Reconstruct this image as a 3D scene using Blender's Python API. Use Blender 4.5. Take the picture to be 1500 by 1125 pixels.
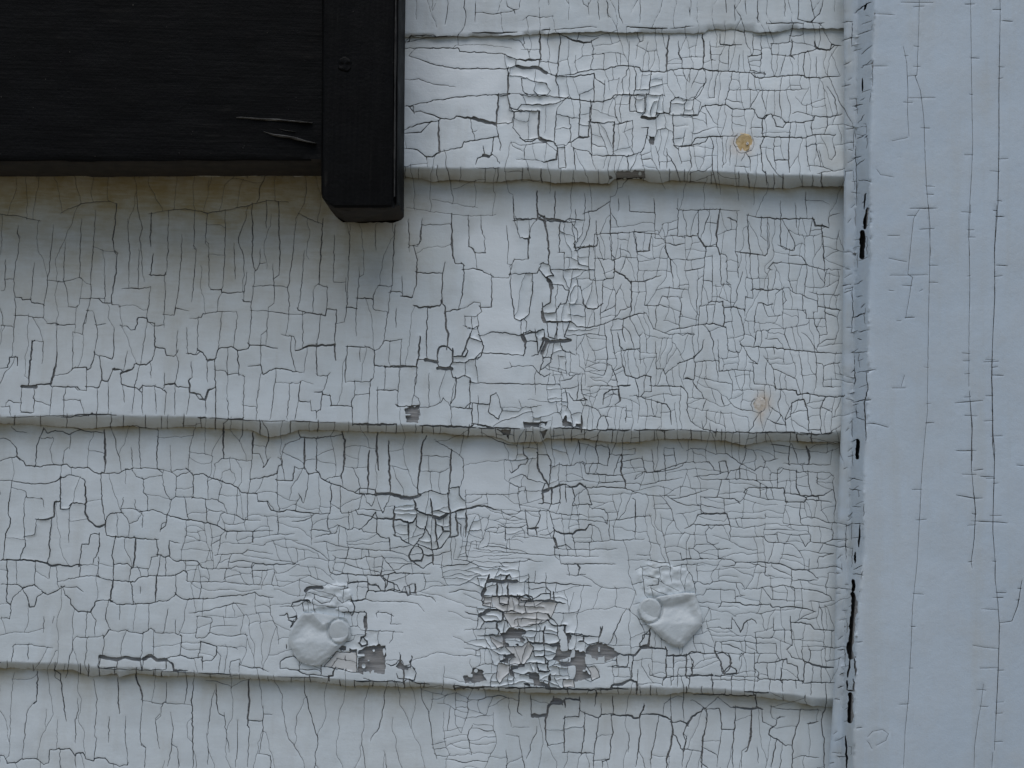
import bpy, bmesh, math, random
import numpy as np
from mathutils import Vector, Matrix, Euler
from mathutils.geometry import delaunay_2d_cdt

for o in list(bpy.data.objects):
    bpy.data.objects.remove(o, do_unlink=True)
scene = bpy.context.scene
col = scene.collection

# ------------------------------------------------------------------ camera
DIST = 0.55                                   # camera to wall, metres
LENS = 44.0
PITCH = math.radians(4.0)                     # looking slightly up
ROLL = math.radians(1.75)
FPX = LENS / 36.0 * 1500.0
cam_d = bpy.data.cameras.new('camera')
cam = bpy.data.objects.new('camera', cam_d)
col.objects.link(cam)
cam_d.lens = LENS
cam_d.sensor_width = 36.0
cam_d.clip_start = 0.01
cam_d.clip_end = 400.0
CAM = Vector((0.0, -DIST, 1.40 - DIST * math.tan(PITCH)))
ROT = (Matrix.Rotation(math.pi / 2 + PITCH, 3, 'X') @ Matrix.Rotation(ROLL, 3, 'Z'))
cam.location = CAM
cam.rotation_euler = ROT.to_euler()
scene.camera = cam

# ------------------------------------------------------------------ sky, sun, exposure
SUN_EL = math.radians(66)
SUN_AZ = math.radians(196)                    # clockwise from +Y, the wall faces -Y
world = bpy.data.worlds.new('World')
scene.world = world
world.use_nodes = True
wn = world.node_tree
bg = wn.nodes['Background']
sky = wn.nodes.new('ShaderNodeTexSky')
sky.sky_type = 'NISHITA'
sky.sun_disc = False
sky.sun_elevation = SUN_EL
sky.sun_rotation = SUN_AZ
sky.air_density = 1.0
sky.dust_density = 1.0
sky.ozone_density = 1.0
wn.links.new(sky.outputs[0], bg.inputs[0])
bg.inputs[1].default_value = 0.07
sun_d = bpy.data.lights.new('sun', 'SUN')
sun = bpy.data.objects.new('sun', sun_d)
col.objects.link(sun)
sun_d.energy = 1.4
sun_d.angle = math.radians(60)
sun_d.color = (1.0, 0.97, 0.93)
sd = Vector((math.sin(SUN_AZ) * math.cos(SUN_EL), math.cos(SUN_AZ) * math.cos(SUN_EL), math.sin(SUN_EL)))
sun.rotation_euler = (-sd).to_track_quat('-Z', 'Y').to_euler()
scene.view_settings.view_transform = 'Standard'
scene.view_settings.look = 'None'
scene.view_settings.exposure = 0.46
scene.view_settings.gamma = 1.0

rng = np.random.default_rng(7)
random.seed(7)
PX = DIST / FPX                               # metres on the wall per unit of the survey grid

# ------------------------------------------------------------------ survey grid -> wall
_R = np.array(ROT)
_C = np.array(CAM)

def at(x, y, h):
    """point of the wall surveyed at grid position x, y, standing h metres proud of the wall plane"""
    x = np.asarray(x, float); y = np.asarray(y, float); h = np.asarray(h, float)
    d = np.stack(np.broadcast_arrays((x - 750.0) / FPX, -(y - 562.5) / FPX, -1.0 + 0 * x), -1) @ _R.T
    t = (-h - _C[1]) / d[..., 1]
    return _C + d * t[..., None]

# ------------------------------------------------------------------ noise
def _lat(ix, iy, seed):
    n = (ix * 374761393 + iy * 668265263 + seed * 982451653) & 0xFFFFFFFF
    n = ((n ^ (n >> 13)) * 1274126177) & 0xFFFFFFFF
    return ((n ^ (n >> 16)) & 0xFFFF) / 65535.0

def vnoise(x, y, s, seed=0):
    x = np.asarray(x, float) / s; y = np.asarray(y, float) / s
    ix = np.floor(x).astype(np.int64); iy = np.floor(y).astype(np.int64)
    fx = x - ix; fy = y - iy
    fx = fx * fx * (3 - 2 * fx); fy = fy * fy * (3 - 2 * fy)
    a = _lat(ix, iy, seed); b = _lat(ix + 1, iy, seed)
    c = _lat(ix, iy + 1, seed); d = _lat(ix + 1, iy + 1, seed)
    return (a * (1 - fx) + b * fx) * (1 - fy) + (c * (1 - fx) + d * fx) * fy

def sstep(a, b, v):
    t = np.clip((v - a) / (b - a), 0, 1)
    return t * t * (3 - 2 * t)

# ------------------------------------------------------------------ survey of the wall: lap edges and corner board
def curve(txt):
    p = np.array([[float(v) for v in q.split(',')] for q in txt.split()])
    return p[:, 0], p[:, 1]

# face edge (e) and underside edge (b) of each clapboard's butt
LAP_E = [
 curve('-330,45 588,50 653,49 723,49 790,45 823,43 850,41 880,39 983,42 1000,41 1033,36 1100,35 1233,34 1300,34'),
 curve('-330,232 0,236 470,242 588,246 683,247 750,246 800,248 883,251 943,249 1000,252 1043,251 1100,255 1133,257 1180,257 1227,259 1300,259'),
 curve('-330,605 0,612 60,610 130,608 160,608 200,610 240,610 300,612 333,615 397,617 433,618 500,620 547,622 630,625 687,626 717,628 800,629 833,627 853,630 883,631 1000,630 1047,633 1100,635 1150,633 1200,637 1230,632 1300,634'),
 curve('-330,962 0,970 53,972 107,973 141,978 187,978 240,984 275,986 331,988 400,992 457,993 499,996 521,998 590,1000 659,1003 686,1007 750,1007 842,1009 895,1009 970,1008 1043,1009 1080,1013 1128,1016 1160,1018 1187,1022 1211,1024 1300,1024'),
 curve('-330,1338 700,1366 1300,1380'),
]
LAP_B = [
 curve('-330,50 588,54 653,53 723,53 790,50 823,48 880,46 983,49 1033,48 1038,43 1073,43 1110,47 1147,46 1160,42 1233,41 1300,41'),
 curve('-330,250 0,258 470,258 588,258 617,262 633,266 660,263 690,266 723,267 770,262 790,265 813,268 850,267 893,269 900,262 940,262 950,267 970,268 980,265 1000,265 1033,267 1067,271 1117,275 1160,276 1173,272 1213,273 1300,273'),
 curve('-330,614 0,620 50,622 90,625 133,628 160,625 187,623 217,628 267,625 333,628 370,630 382,636 393,640 408,639 420,636 437,630 500,631 567,633 633,633 687,638 717,638 735,642 747,648 793,647 800,642 853,642 893,648 930,648 967,643 1000,643 1060,645 1087,652 1133,645 1187,647 1213,648 1300,652'),
 curve('-330,970 0,978 40,980 107,981 136,991 171,986 175,992 197,986 240,990 283,990 331,993 403,996 457,998 491,1002 510,1005 550,1004 590,1007 617,1006 665,1009 717,1010 765,1014 847,1016 877,1015 933,1017 981,1017 1000,1014 1080,1018 1117,1021 1160,1027 1192,1034 1208,1036 1300,1036'),
 curve('-330,1346 700,1376 1300,1390'),
]
LAP_DROP = [0.0022, 0.0105, 0.0085, 0.0062, 0.0062]
CIN = curve('-260,1239 0,1236 200,1237 400,1235 600,1233 800,1225 1000,1222 1125,1214 1390,1206')
CFR = curve('-260,1290 0,1282 100,1278 227,1275 375,1275 433,1273 533,1272 633,1269 720,1265 813,1266 865,1260 932,1254 985,1253 1052,1252 1125,1251 1390,1243')
X0, X1, Y0, Y1 = -330.0, 1830.0, -260.0, 1390.0
def e_(i, x): return np.interp(x, *LAP_E[i])
def b_(i, x):
    return np.interp(x, *LAP_B[i]) + 1.6 * (vnoise(x, 0 * x + 40 * i, 7, 3) - .5) + 1.2 * (vnoise(x, 0 * x + 40 * i, 2.6, 4) - .5)
def cin_(y): return np.interp(y, *CIN)
def cfr_(y): return np.interp(y, *CFR)

H_TOP = 0.0
def board_h(i, x, y):
    """relief of clapboard i (0..4) over the wall plane"""
    top = e_(i - 1, x) + 8 if i > 0 else -330.0 + 0 * x
    e = e_(i, x); b = b_(i, x)
    drop = LAP_DROP[i]
    t = (y - top) / (e - top)
    he = drop + 0.0004 * (vnoise(x, 0 * x, 120, 9 + i) - .5)
    h = he * np.clip(t, -0.2, 1.0)
    s = np.clip((y - e + 1.5) / (b - e + 1.5), 0, 1.3)
    gap = 0.0012 + 0.0026 * sstep(.35, .8, vnoise(x, 0 * x + 11 * i, 34, 21))
    h = np.where(y > e - 1.5, he - np.maximum(he - gap, 0.0) * np.clip(s, 0, 1) ** 1.55, h)
    # slow waviness of old boards and thick paint
    h = h + 0.00035 * (vnoise(x, y * 1.6, 60, 31 + i) - .5) + 0.00030 * (vnoise(x, y, 19, 41 + i) - .5)
    return h

C_FRONT = 0.030
def corner_h(x, y):
    ci = cin_(y); cf = cfr_(y)
    s = (x - ci) / (cf - ci)
    lo = 0.0112 + 0.0035 * np.clip(s / .45, 0, 1) ** .5
    hi = lo + (C_FRONT - 0.0147) * np.clip((s - .45) / .55, 0, 1)
    h = np.where(s < .45, lo, hi)
    h = np.where(x > cf, C_FRONT - 0.0006 * np.exp(-(x - cf) / 3.0), h)
    h = h - 0.0004 * np.exp(-((s - .42) / .10) ** 2)
    h = h + 0.00022 * (vnoise(x * 2.2, y, 70, 51) - .5) + np.where(x < cf, 0.0005, 0.00008) * (vnoise(x, y * .7, 14, 52) - .5)
    return h

# ------------------------------------------------------------------ survey of the cracks
TRACE = """
V 550 0 3
1 180,0 178,85;250,0 250,50;720,0 722,130;760,0 762,25;780,78 790,140;850,0 848,90;935,10 937,70;350,200 460,195 600,210;145,245 175,215;225,690 228,735;425,578 445,572;880,240 878,290;640,220 720,215;1145,260 1150,200;1200,300 1205,260 1195,220;620,700 700,705 750,715;1015,690 1000,740;250,875 350,895 450,912;135,910 250,930 400,948 530,945;465,965 470,1030;975,1030 1060,1022 1140,1020 1240,1015 1260,1050
2 318,0 315,60 305,110;440,0 438,100;578,0 580,28 608,40 632,42;608,40 615,65;645,90 675,68 725,78 788,72;978,0 980,60 984,90;1068,0 1070,60 1088,105;1163,0 1165,40 1162,100;130,185 240,165 330,158;125,350 190,347 260,370 350,382;130,468 165,466 170,500;420,540 425,578 435,585 435,615;885,180 895,140;945,185 960,215 958,240;960,238 1005,235 1003,290;960,238 945,290;650,160 655,190;585,170 640,180 650,200;665,260 720,262;725,270 800,280;1115,180 1112,288 1100,330 1085,355;1150,150 1160,185 1175,180 1178,150;1470,180 1475,265 1500,265;585,340 590,310;590,410 640,415 700,415 755,418 770,400 750,370;665,340 690,358 750,365;700,380 695,400 710,415;1008,352 1003,440;1085,360 1090,410;840,430 800,475 795,500 850,515 858,560 855,620 840,640 790,635;850,515 890,520;610,500 608,540;600,625 640,640 700,630 745,625 785,655;600,640 650,665;530,690 545,720;990,540 1045,535 1050,545;1115,420 1118,480;1250,420 1235,495;1325,430 1365,435 1355,500;1365,440 1405,425 1420,400 1450,360 1450,310;1405,435 1430,450 1415,510 1290,505;1130,545 1128,660;860,640 880,655 940,665 950,690 968,745;830,645 838,730;1165,670 1178,740;1230,640 1245,690 1250,745;1230,600 1240,570 1275,565 1305,580;1360,570 1350,640;1450,500 1460,560;1280,650 1282,740;1330,660 1345,720;1380,650 1390,720;920,850 920,968;205,960 200,1060 185,1080 150,1080;145,960 150,1110;85,980 78,1125;210,988 330,985;408,965 412,1085 440,1110 480,1112;610,965 635,1045 680,1045 675,965;855,970 890,1020 890,1060;1030,860 1035,1040;1112,860 1118,930 1225,935;1225,870 1230,1030;1330,870 1328,1040 1420,1035;1330,925 1420,922 1500,920;1420,925 1418,1040 1440,1080 1500,1085;1070,870 1068,930;1140,1020 1150,1105 1200,1105 1210,1045;970,970 975,1080 890,1085
3 1018,0 1022,80;130,185 150,158 255,155;150,158 148,180;125,210 365,212 370,228 450,230 570,238 590,252;590,250 620,262 615,285 580,303 520,302 350,302 250,280 145,245;582,410 470,418 330,430 240,445 130,468;165,490 200,490 260,505 285,520 345,522 355,510;540,420 580,415;530,548 540,600 520,605 440,615 390,625 380,645 320,660 285,665;225,690 180,655 120,652;128,585 200,580 240,540;128,570 190,545 280,532;750,320 800,335 860,338 960,325 965,345 985,358;720,180 725,250 720,298;810,150 812,180 805,240 800,335;815,150 850,170 900,188 940,188 980,165;800,335 870,325 950,305 1010,305 1060,290 1110,288 1160,295 1170,312 1270,318 1290,310 1340,302 1440,305 1500,308;1330,180 1335,240 1350,270 1345,300;1435,160 1445,220 1440,305;640,345 645,400 660,408;582,412 590,470 610,480 640,482;640,460 720,460 800,455 840,430;640,420 760,422 830,430 890,440 950,445 1000,448 1040,430 1055,415 1120,418 1190,415 1270,418;960,330 960,440;1210,325 1202,410;950,448 945,535 985,540;895,410 900,450 892,600 925,605 935,600 945,450;890,603 858,625;795,335 795,380;605,490 720,488;720,600 690,620 660,622 635,605;795,500 785,625;790,635 800,650 798,690;540,605 550,640 548,665;440,720 450,695 480,685 500,690;480,685 475,640;510,680 518,620;945,535 950,680;1050,545 1090,540 1130,530;1190,420 1185,490 1165,515;1240,515 1235,495 1290,500 1295,460 1300,440 1325,430;950,680 1000,685 1080,682 1105,688 1165,670;870,660 880,745;1105,688 1112,750;1180,650 1200,560 1165,560;1308,510 1310,640;1310,640 1350,645 1400,635 1450,625;605,860 608,950;790,840 788,960;608,962 712,962 740,945;745,960 765,1100;920,935 970,925 1015,895;835,975 850,960 920,968;335,960 335,1080 340,1125;675,1045 670,1125;880,1100 870,1070
4 580,303 585,340 582,410;355,510 420,520 530,550;540,420 530,545;280,530 278,600 285,665 250,690 225,690;620,262 660,265 720,262;722,150 725,250;850,170 900,186 940,186;1290,155 1280,250 1278,315;890,605 930,605;720,490 718,600;718,600 745,615 785,625;800,650 795,700 740,715;1050,535 1045,660;945,535 985,540;1165,515 1200,522 1240,515;710,840 712,960;712,935 745,960 800,965 835,975
5 430,520 525,546;620,290 660,300 720,298 750,320;475,680 495,688;1170,516 1225,522;725,610 745,620
V 1000 0 3
1 670,0 668,50;545,880 610,880 645,895
2 230,0 230,100;275,0 280,65;448,0 450,75;565,0 580,75;30,30 35,80;125,225 128,290;205,205 200,300;310,150 308,240;345,150 345,210 348,240 340,310;250,240 245,300;390,200 390,240 475,248;395,192 475,185;285,255 300,310 355,318;430,320 450,250;315,320 320,340 355,345 360,325;590,250 588,340;35,305 30,360;155,315 140,380 138,430 110,432;220,315 205,390;290,320 285,395;205,395 300,395 405,398 490,395 550,390;0,440 40,442 70,420 105,350;205,395 190,440 190,460;340,400 310,450 290,480;455,540 430,515;475,540 470,600;480,500 510,490 575,510;405,605 400,660 412,750;540,605 550,700 560,755;30,650 40,740;175,610 178,740;210,640 208,730;275,670 295,690 298,750;270,680 255,710;600,660 615,720;665,640 670,680 655,705;545,730 600,732 650,745 670,755 715,740;590,765 650,750;0,925 110,920 250,925;70,925 68,1035 0,1045;100,1085 150,1075;240,925 235,1030 230,1105;345,960 345,1040;372,965 375,1090;430,880 432,1060;440,970 495,1070 490,1100 450,1095 420,1075;495,890 500,1000;540,840 545,960;645,1000 640,950 690,935
3 190,0 193,60;330,0 330,100;512,0 505,85 560,98 600,60 620,0;85,150 95,200 90,300;0,302 90,302 120,310 200,312 270,318 315,320 355,325;165,150 165,195 205,198 260,198;285,250 340,242;480,170 475,250 490,258;495,240 540,230 580,218;650,215 655,195 695,200;540,230 530,290 535,330;320,342 430,335 480,330 530,330 545,342 600,342 695,335;0,502 65,505 85,470 130,460 190,460 215,480 310,480;310,480 330,515 360,520 385,500 400,505;350,520 350,600;395,510 410,555 440,562 455,540;455,540 530,538 575,530 580,510 640,515 700,500;0,640 40,635 60,605 170,600 240,598;310,600 360,600 460,605 540,605 590,590 670,592;360,600 340,640 350,700 350,750;468,605 465,705 470,760;415,705 465,705;365,765 370,815;68,1035 100,1090 100,1125;150,1075 160,1110;195,955 235,970;285,950 290,1050 298,1120;280,945 340,955 430,962 570,960;610,995 620,1125
4 580,180 582,205 600,215 650,218;160,945 150,1010 150,1075;575,965 585,990 620,995 645,1000
V 0 300 3
1 10,60 8,180 0,220;360,345 350,430 335,460 330,540;1220,780 1310,785 1330,770 1375,790
2 25,240 22,375 0,378;22,325 60,325;80,90 78,130;90,140 60,310 62,400 70,450 62,540 55,665;150,250 138,410;235,85 230,150 210,330 195,435 192,490;215,332 285,338 350,320;285,160 280,330 295,370 300,450;360,60 352,180 350,320 380,345;300,450 335,450;420,20 415,130 400,320 400,410 385,470 375,520;360,412 395,415;400,408 450,412;462,310 460,430;560,60 568,200 565,365;610,190 608,370;722,310 728,380 722,480 720,540;740,50 738,200 730,300;660,362 655,420 645,500;800,130 798,200 785,370 770,460 765,485;855,50 852,190;862,190 850,360 840,430;910,50 900,170;918,170 918,360 930,375;990,40 990,180 980,360;1030,165 1032,330;1085,295 1070,420;1120,295 1115,360 1105,430 1105,490 1095,600;1170,0 1170,100;1145,195 1142,250;1120,358 1200,355 1265,362;1200,260 1205,355 1205,435;1300,60 1290,200 1270,340 1265,370 1272,450 1265,520 1255,575;1340,200 1325,350 1310,460;1470,130 1465,310 1465,340 1500,340;1440,365 1435,460 1430,480;1380,360 1375,480;1110,465 1170,465 1265,480 1330,482;1180,450 1170,600;725,482 765,485 775,455 830,465;835,500 885,495 890,478 970,468 1040,472;675,535 720,528;525,530 565,537;60,485 125,488;135,492 190,495;0,528 62,538;390,465 410,465 425,530 430,560 415,655;425,530 465,520;645,520 630,620 620,690;1148,570 1145,700;1235,570 1290,580 1300,600 1295,640;1330,480 1330,630;1410,485 1395,615;950,727 990,728 1000,750 1040,740 1075,755;1075,755 1070,880 1068,940;1145,745 1130,850 1128,945;1215,715 1200,850 1188,945;960,620 975,480;1025,625 1045,490;1000,640 998,740;145,600 190,602 185,700;250,525 250,660;240,750 300,740 325,718;320,560 360,570 365,530 385,470;320,570 320,700;380,730 380,815 340,815;230,800 218,925;290,800 280,860 280,920;285,857 355,857 370,925;150,810 148,915;95,800 90,905;25,870 40,858 60,868 95,870;0,890 42,885 45,930;150,860 215,878;430,800 428,920;475,780 478,860 475,925;540,800 545,870;590,800 580,920;625,800 625,925;680,800 688,920;730,820 722,925;768,790 768,925;835,825 820,925;905,860 905,920;1000,860 1005,940;1070,885 1125,887;1275,785 1260,945;1310,870 1295,945;1365,870 1368,905 1390,905 1390,945;1440,760 1425,810;1395,750 1440,750 1455,735;780,550 775,640;820,540 825,650;870,500 868,640;910,690 912,780;560,640 545,720;610,720 590,800;660,700 665,760;725,740 720,800;780,670 785,700 770,780;840,690 845,760
3 62,405 95,408 100,420 135,415 140,428 165,432 190,435;512,10 508,80 495,150 500,200;515,210 510,300 490,400 492,440 520,440 525,450;450,432 475,432;535,367 570,365 610,370 660,362;665,50 660,180;672,215 662,310;665,310 720,310;925,375 970,372 975,385 1015,388 1070,385;1108,0 1110,130 1108,230 1120,290 1130,285 1140,258 1165,258;1070,425 1105,428;1225,0 1225,100 1232,200 1225,310;1420,60 1410,200 1400,350 1440,365;1310,462 1330,470 1375,480 1430,485 1435,460 1480,460;610,495 645,500 650,515 670,520;565,540 575,550 595,548 610,495;255,528 320,525;205,525 250,522;415,655 430,662 470,670 490,680 500,650 500,540;680,530 680,625 725,632 730,660 765,665 780,648;495,720 530,725 540,740 580,722 590,700 640,705 670,685 680,640;820,655 865,660;870,640 895,648 900,670 912,685 945,680;945,680 960,630 1020,625 1045,640 1090,632;1095,615 1160,620 1220,630;1390,620 1392,750;1480,460 1470,610;1045,640 1050,740;1090,710 1145,705 1155,745 1215,715 1280,732 1330,735;0,720 35,715 45,670 75,672 75,710;225,798 285,800 340,800;320,718 380,715 385,725 400,715 415,660;385,800 435,803 440,780;440,690 450,770 475,775 490,735 495,720;530,740 535,790 560,800 600,805 615,818;625,795 680,798 725,818;735,790 770,785 775,800 830,805;945,680 948,840 945,950;88,912 145,915;1010,942 1065,942;1320,785 1310,860 1365,868;1380,825 1415,822 1420,835 1455,838;1415,840 1408,900;1455,840 1455,885 1500,882;270,935 330,930 390,925;410,920 490,922
4 1295,640 1330,632 1360,615 1400,620 1470,612 1475,685;145,600 130,720 125,790;160,790 225,785 240,730 250,660;830,770 835,825 880,832;875,855 905,858 915,815 940,805;495,722 528,725;540,740 580,724;738,788 768,786;875,642 895,650;905,683 943,680
5 95,797 158,798
V 500 300 3
2 40,85 35,200 25,450;150,85 152,200;235,85 230,220 220,380;295,90 300,180;355,60 345,170 300,182;160,355 215,358;160,355 140,400 140,460 200,470;80,270 72,410 65,470 65,580;265,310 270,400;215,385 205,470 195,540 185,600;240,450 242,540;20,330 25,450 15,515 0,518;560,70 560,185 580,195 592,240 595,270;590,210 630,210 630,145;615,75 618,120;612,452 610,430 580,430 540,455;610,430 615,470 590,490 565,490;540,485 545,530 580,545 605,530 600,490;535,530 585,550 600,545;570,490 575,530;770,60 775,110 785,145 825,150 835,90 860,65;1010,65 1030,190;760,240 800,240 822,240;730,260 750,265 740,300;740,270 765,240;690,320 735,320 740,305;725,90 735,170 730,250;790,508 790,555;800,500 815,510 810,560;950,350 940,440;950,210 980,210 980,280;1020,285 1010,340 1000,380;1200,500 1230,465 1270,450;1200,290 1195,320 1120,335;1230,350 1205,400 1205,490;1340,335 1335,440 1395,445 1410,400 1500,410;1270,500 1310,580 1325,560;1340,475 1370,545 1440,570 1500,565;1110,130 1110,190;1120,80 1125,170;1040,200 1040,260 1085,270;1090,185 1085,285;1115,190 1115,330 1130,440;1090,290 1095,330 1120,335;1150,330 1145,440;1030,355 1010,390 1005,430;1030,355 1050,360 1065,430;1070,440 1072,510;1110,460 1112,520;1140,445 1140,500;1230,170 1225,230 1190,245 1180,150;1120,235 1190,240;1225,230 1275,232;1300,205 1305,280 1300,330;1420,120 1425,190 1445,240 1500,240;1380,150 1415,150;1030,20 1032,70;1265,30 1375,35 1375,0;1180,80 1190,200;1125,130 1280,120 1395,130 1415,85;145,650 140,630 115,625;145,640 170,632 185,600 270,590;545,695 545,745;590,690 598,760;560,680 600,680;740,690 750,710 840,705 870,740;715,720 745,715;850,745 855,840;80,625 85,690;145,705 140,760 125,775 15,780;195,715 190,810;265,590 258,710 245,880;60,780 60,835 125,830 125,775;125,795 120,960;160,800 160,960;335,715 310,880;340,850 345,890 380,890 440,870 450,850 470,870 480,890;500,770 480,880 485,965;330,780 335,690;385,740 385,880;690,840 705,905 780,910;600,840 600,960;780,855 790,890 840,890 880,880;1310,580 1315,700;1380,600 1385,720 1415,720 1420,745 1480,700;1080,800 1140,795 1220,800;1265,840 1300,840 1330,850 1390,865;1255,880 1250,960;1060,880 1120,895 1140,930 1190,935
3 320,190 335,240 330,350 312,400;218,382 265,385;75,410 135,412;20,452 60,455;335,298 445,302;455,250 445,305 440,425;380,455 375,560 375,680;460,470 490,462 515,462;535,260 540,300 530,400 515,460;485,60 490,210 500,258 535,260;540,285 580,278 620,290 660,312;660,312 660,450 612,452;600,545 610,580 625,620 610,670 580,680;610,575 660,560 720,562 780,575 830,552;560,580 610,600;610,650 700,655 800,660;890,70 960,75 1020,75;765,70 850,62;960,75 958,190;820,160 822,240;745,305 830,300 860,300 880,255;745,305 740,340 755,440 760,500 790,508;840,300 840,380 825,480 800,500;880,255 910,262 930,310 900,315 875,290;875,290 920,340 925,370;925,350 970,350 985,375 1005,378 990,430 960,440;930,285 1020,285 1090,285;900,475 940,475 960,440;815,600 860,598 865,660 835,665;850,545 860,600;890,550 895,600;905,530 910,580 940,590 950,530;950,530 948,590;1005,510 980,580 1000,590;880,650 885,690 870,740;890,720 920,690 935,610;910,670 930,680;1005,510 1035,535 1090,540 1150,525 1200,505;1200,505 1240,500 1300,480 1340,475;1200,230 1200,290;1270,340 1335,335 1405,310;1275,345 1275,450 1270,490;1030,190 1110,185;1035,200 1060,185;1060,430 1085,455 1115,458 1140,440;1285,130 1300,205 1355,200 1360,150;1420,190 1445,240 1455,320;20,625 35,622 115,625;145,650 145,705 195,710;195,715 240,705 330,710 335,680 370,680;490,690 545,695;480,720 490,760 510,765 540,750 565,760 570,780;570,780 640,785 740,785 850,788 960,790;870,740 890,755 920,740;25,640 15,780;60,835 45,860 50,960;165,815 245,815;0,882 45,885;245,885 280,888 340,880 345,930;505,765 500,850 485,870;565,780 565,890;490,890 565,895;565,870 650,878 660,840 680,825;575,890 575,970;650,880 645,910 690,945 705,905;960,600 975,640 1030,660;1215,560 1225,620 1240,640 1310,630;1230,640 1235,700 1250,750 1300,765 1330,750 1360,755 1365,820 1330,822;1365,795 1440,798 1500,800;1150,880 1155,830 1185,810 1220,810 1225,860 1200,880;1000,830 1020,860 1080,858;1040,790 1035,860 1070,850;1390,870 1430,875 1445,900 1450,970;1055,990 1125,990;1130,945 1125,985
4 270,402 312,405;315,440 340,452 430,445 445,430;440,430 455,445 460,540 470,570 465,640;570,560 545,620 530,665 495,668;860,0 862,60 890,70 905,130 912,200 910,260;910,330 922,370 918,430 885,450;885,430 890,515 1005,515;810,570 880,550;800,570 810,600 805,655;890,590 870,640;1200,290 1240,310 1270,340;345,575 340,680;420,690 425,640 440,620 465,622 485,640;490,630 488,690 480,710;495,668 545,665 555,640;1225,795 1270,792;1220,810 1222,855;1055,925 1055,1000;600,965 660,975;50,965 240,965;345,970 500,975 570,980;200,713 330,710
5 912,330 928,365;885,470 890,510;795,572 805,598;890,590 920,600 1005,595;905,605 880,650;370,682 420,690;425,719 485,720
V 1000 300 3
1 310,560 400,545 480,540;20,845 100,855 170,885 200,880
2 0,240 65,238 105,230;150,180 165,215 190,220;165,215 170,350 200,350;195,225 195,350;240,230 245,320;295,225 300,320;330,240 335,320;365,225 380,190 380,90;430,100 430,180 475,200 490,190;425,255 550,265 620,285 695,285;520,220 550,265;370,280 395,285;100,180 95,290 80,440;130,230 130,420;145,430 130,520;70,530 75,445 125,440;65,330 60,530;210,350 212,470;275,320 305,325 310,410 275,405 275,490;375,300 375,430;330,430 315,490 315,545;410,390 440,365 475,365;440,370 440,470;395,490 440,485;350,430 375,490;555,380 600,395 695,398;445,380 455,420;470,460 540,465 540,500 600,500;590,380 595,470 580,470;620,400 635,570 600,575 600,610;575,480 580,520 600,575;365,590 420,590 440,620;520,560 550,580 590,640;400,630 405,660;250,600 265,625 300,680 330,700 290,690;355,660 400,720 470,750 500,770 515,820;190,540 200,640 250,650 260,620;155,590 160,730 230,725 290,730;0,575 20,565 55,570;60,690 155,685;510,640 520,700 530,780;580,640 590,700 585,800;310,700 315,785 390,795;400,740 410,820;620,710 640,700 695,695;620,710 618,800 695,800;585,695 615,700;450,760 455,800;450,940 455,990;480,875 455,930 450,960;610,950 605,980 610,1010 640,1005 695,970;195,850 225,885 260,900 310,905;380,880 430,920 450,960;20,910 35,950 75,980;85,950 90,985 120,990 145,1000;120,960 122,990
3 230,205 295,215 365,222;395,255 425,255;610,100 625,280;125,425 178,425 185,515;65,528 130,522 180,535;180,450 240,452 270,460;310,372 375,375 410,370;345,430 370,440 400,438;615,450 695,462;260,622 400,628 510,640 620,650 700,655;0,690 50,672 85,635 95,590;50,675 55,700 50,770 20,760;0,765 45,768 55,800 85,830;410,810 500,815 505,835 550,825;550,830 620,842 705,845;475,930 480,870 500,860 535,855 545,900 555,950 555,1005;620,860 605,890 605,930;145,1000 240,1000 350,1002 440,1000 550,1010;0,800 20,830 20,910;145,995 145,1020;560,990 605,988 610,1010
V 0 600 3.75
1 335,310 330,380;390,320 390,358;932,195 940,320;1170,380 1185,310;1205,400 1225,345 1260,325 1285,350 1295,390;1260,270 1265,320;1300,280 1330,330 1325,400;690,350 690,410
2 60,90 90,120 150,125;0,155 40,160 95,215;230,155 290,155;345,300 352,225;385,220 390,140;720,205 730,320;765,110 765,180 770,320;700,90 740,90 870,112;1048,180 1035,300;700,325 800,320 900,330 940,345;940,340 970,365 1020,350 1045,335;1385,240 1425,240 1450,310;940,345 970,330 1025,325;1140,370 1142,460;1220,400 1198,495;1385,240 1385,280 1365,455;1180,300 1220,270 1280,265 1345,285 1380,285;1410,465 1420,500 1470,505 1500,540;1305,440 1300,580;970,365 965,460;890,365 905,450 940,500 965,475 1060,485;1060,485 1190,495 1230,520 1245,560;940,500 930,560 915,580;1195,635 1210,575;1230,565 1300,580 1340,605 1430,610;1360,480 1360,600;730,335 750,365 790,380 870,365;790,380 788,450 808,480 812,550;665,560 680,480;740,490 745,550;680,545 740,545 780,560;665,560 700,600 710,625 755,610 780,565;710,625 708,690;785,585 782,650;890,625 875,670;380,545 382,640 375,730;200,605 192,685 160,692;95,435 140,445 150,485 215,490;235,490 240,540;135,490 130,610 140,740;435,860 500,848;545,820 540,920;730,865 810,875 815,905;930,720 990,735;820,870 830,810 875,800;880,810 865,910;910,830 912,905;720,870 710,940;760,870 770,900;1020,840 1020,885;90,860 92,950;195,840 190,960;275,880 268,930;310,880 315,960;440,860 440,915;340,940 430,920 540,910;125,980 60,1050 60,1110;360,975 420,975 460,1000;965,915 968,1010 925,1050;770,970 768,1010;1100,940 1105,1000 1095,1035;1245,675 1240,710;1175,800 1220,795 1340,790 1360,770 1420,785 1500,790;1385,865 1390,925;1240,870 1238,945;1110,872 1240,875 1300,862 1385,865 1400,845 1500,850;1030,945 1120,945 1240,945 1340,960 1500,965
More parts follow.
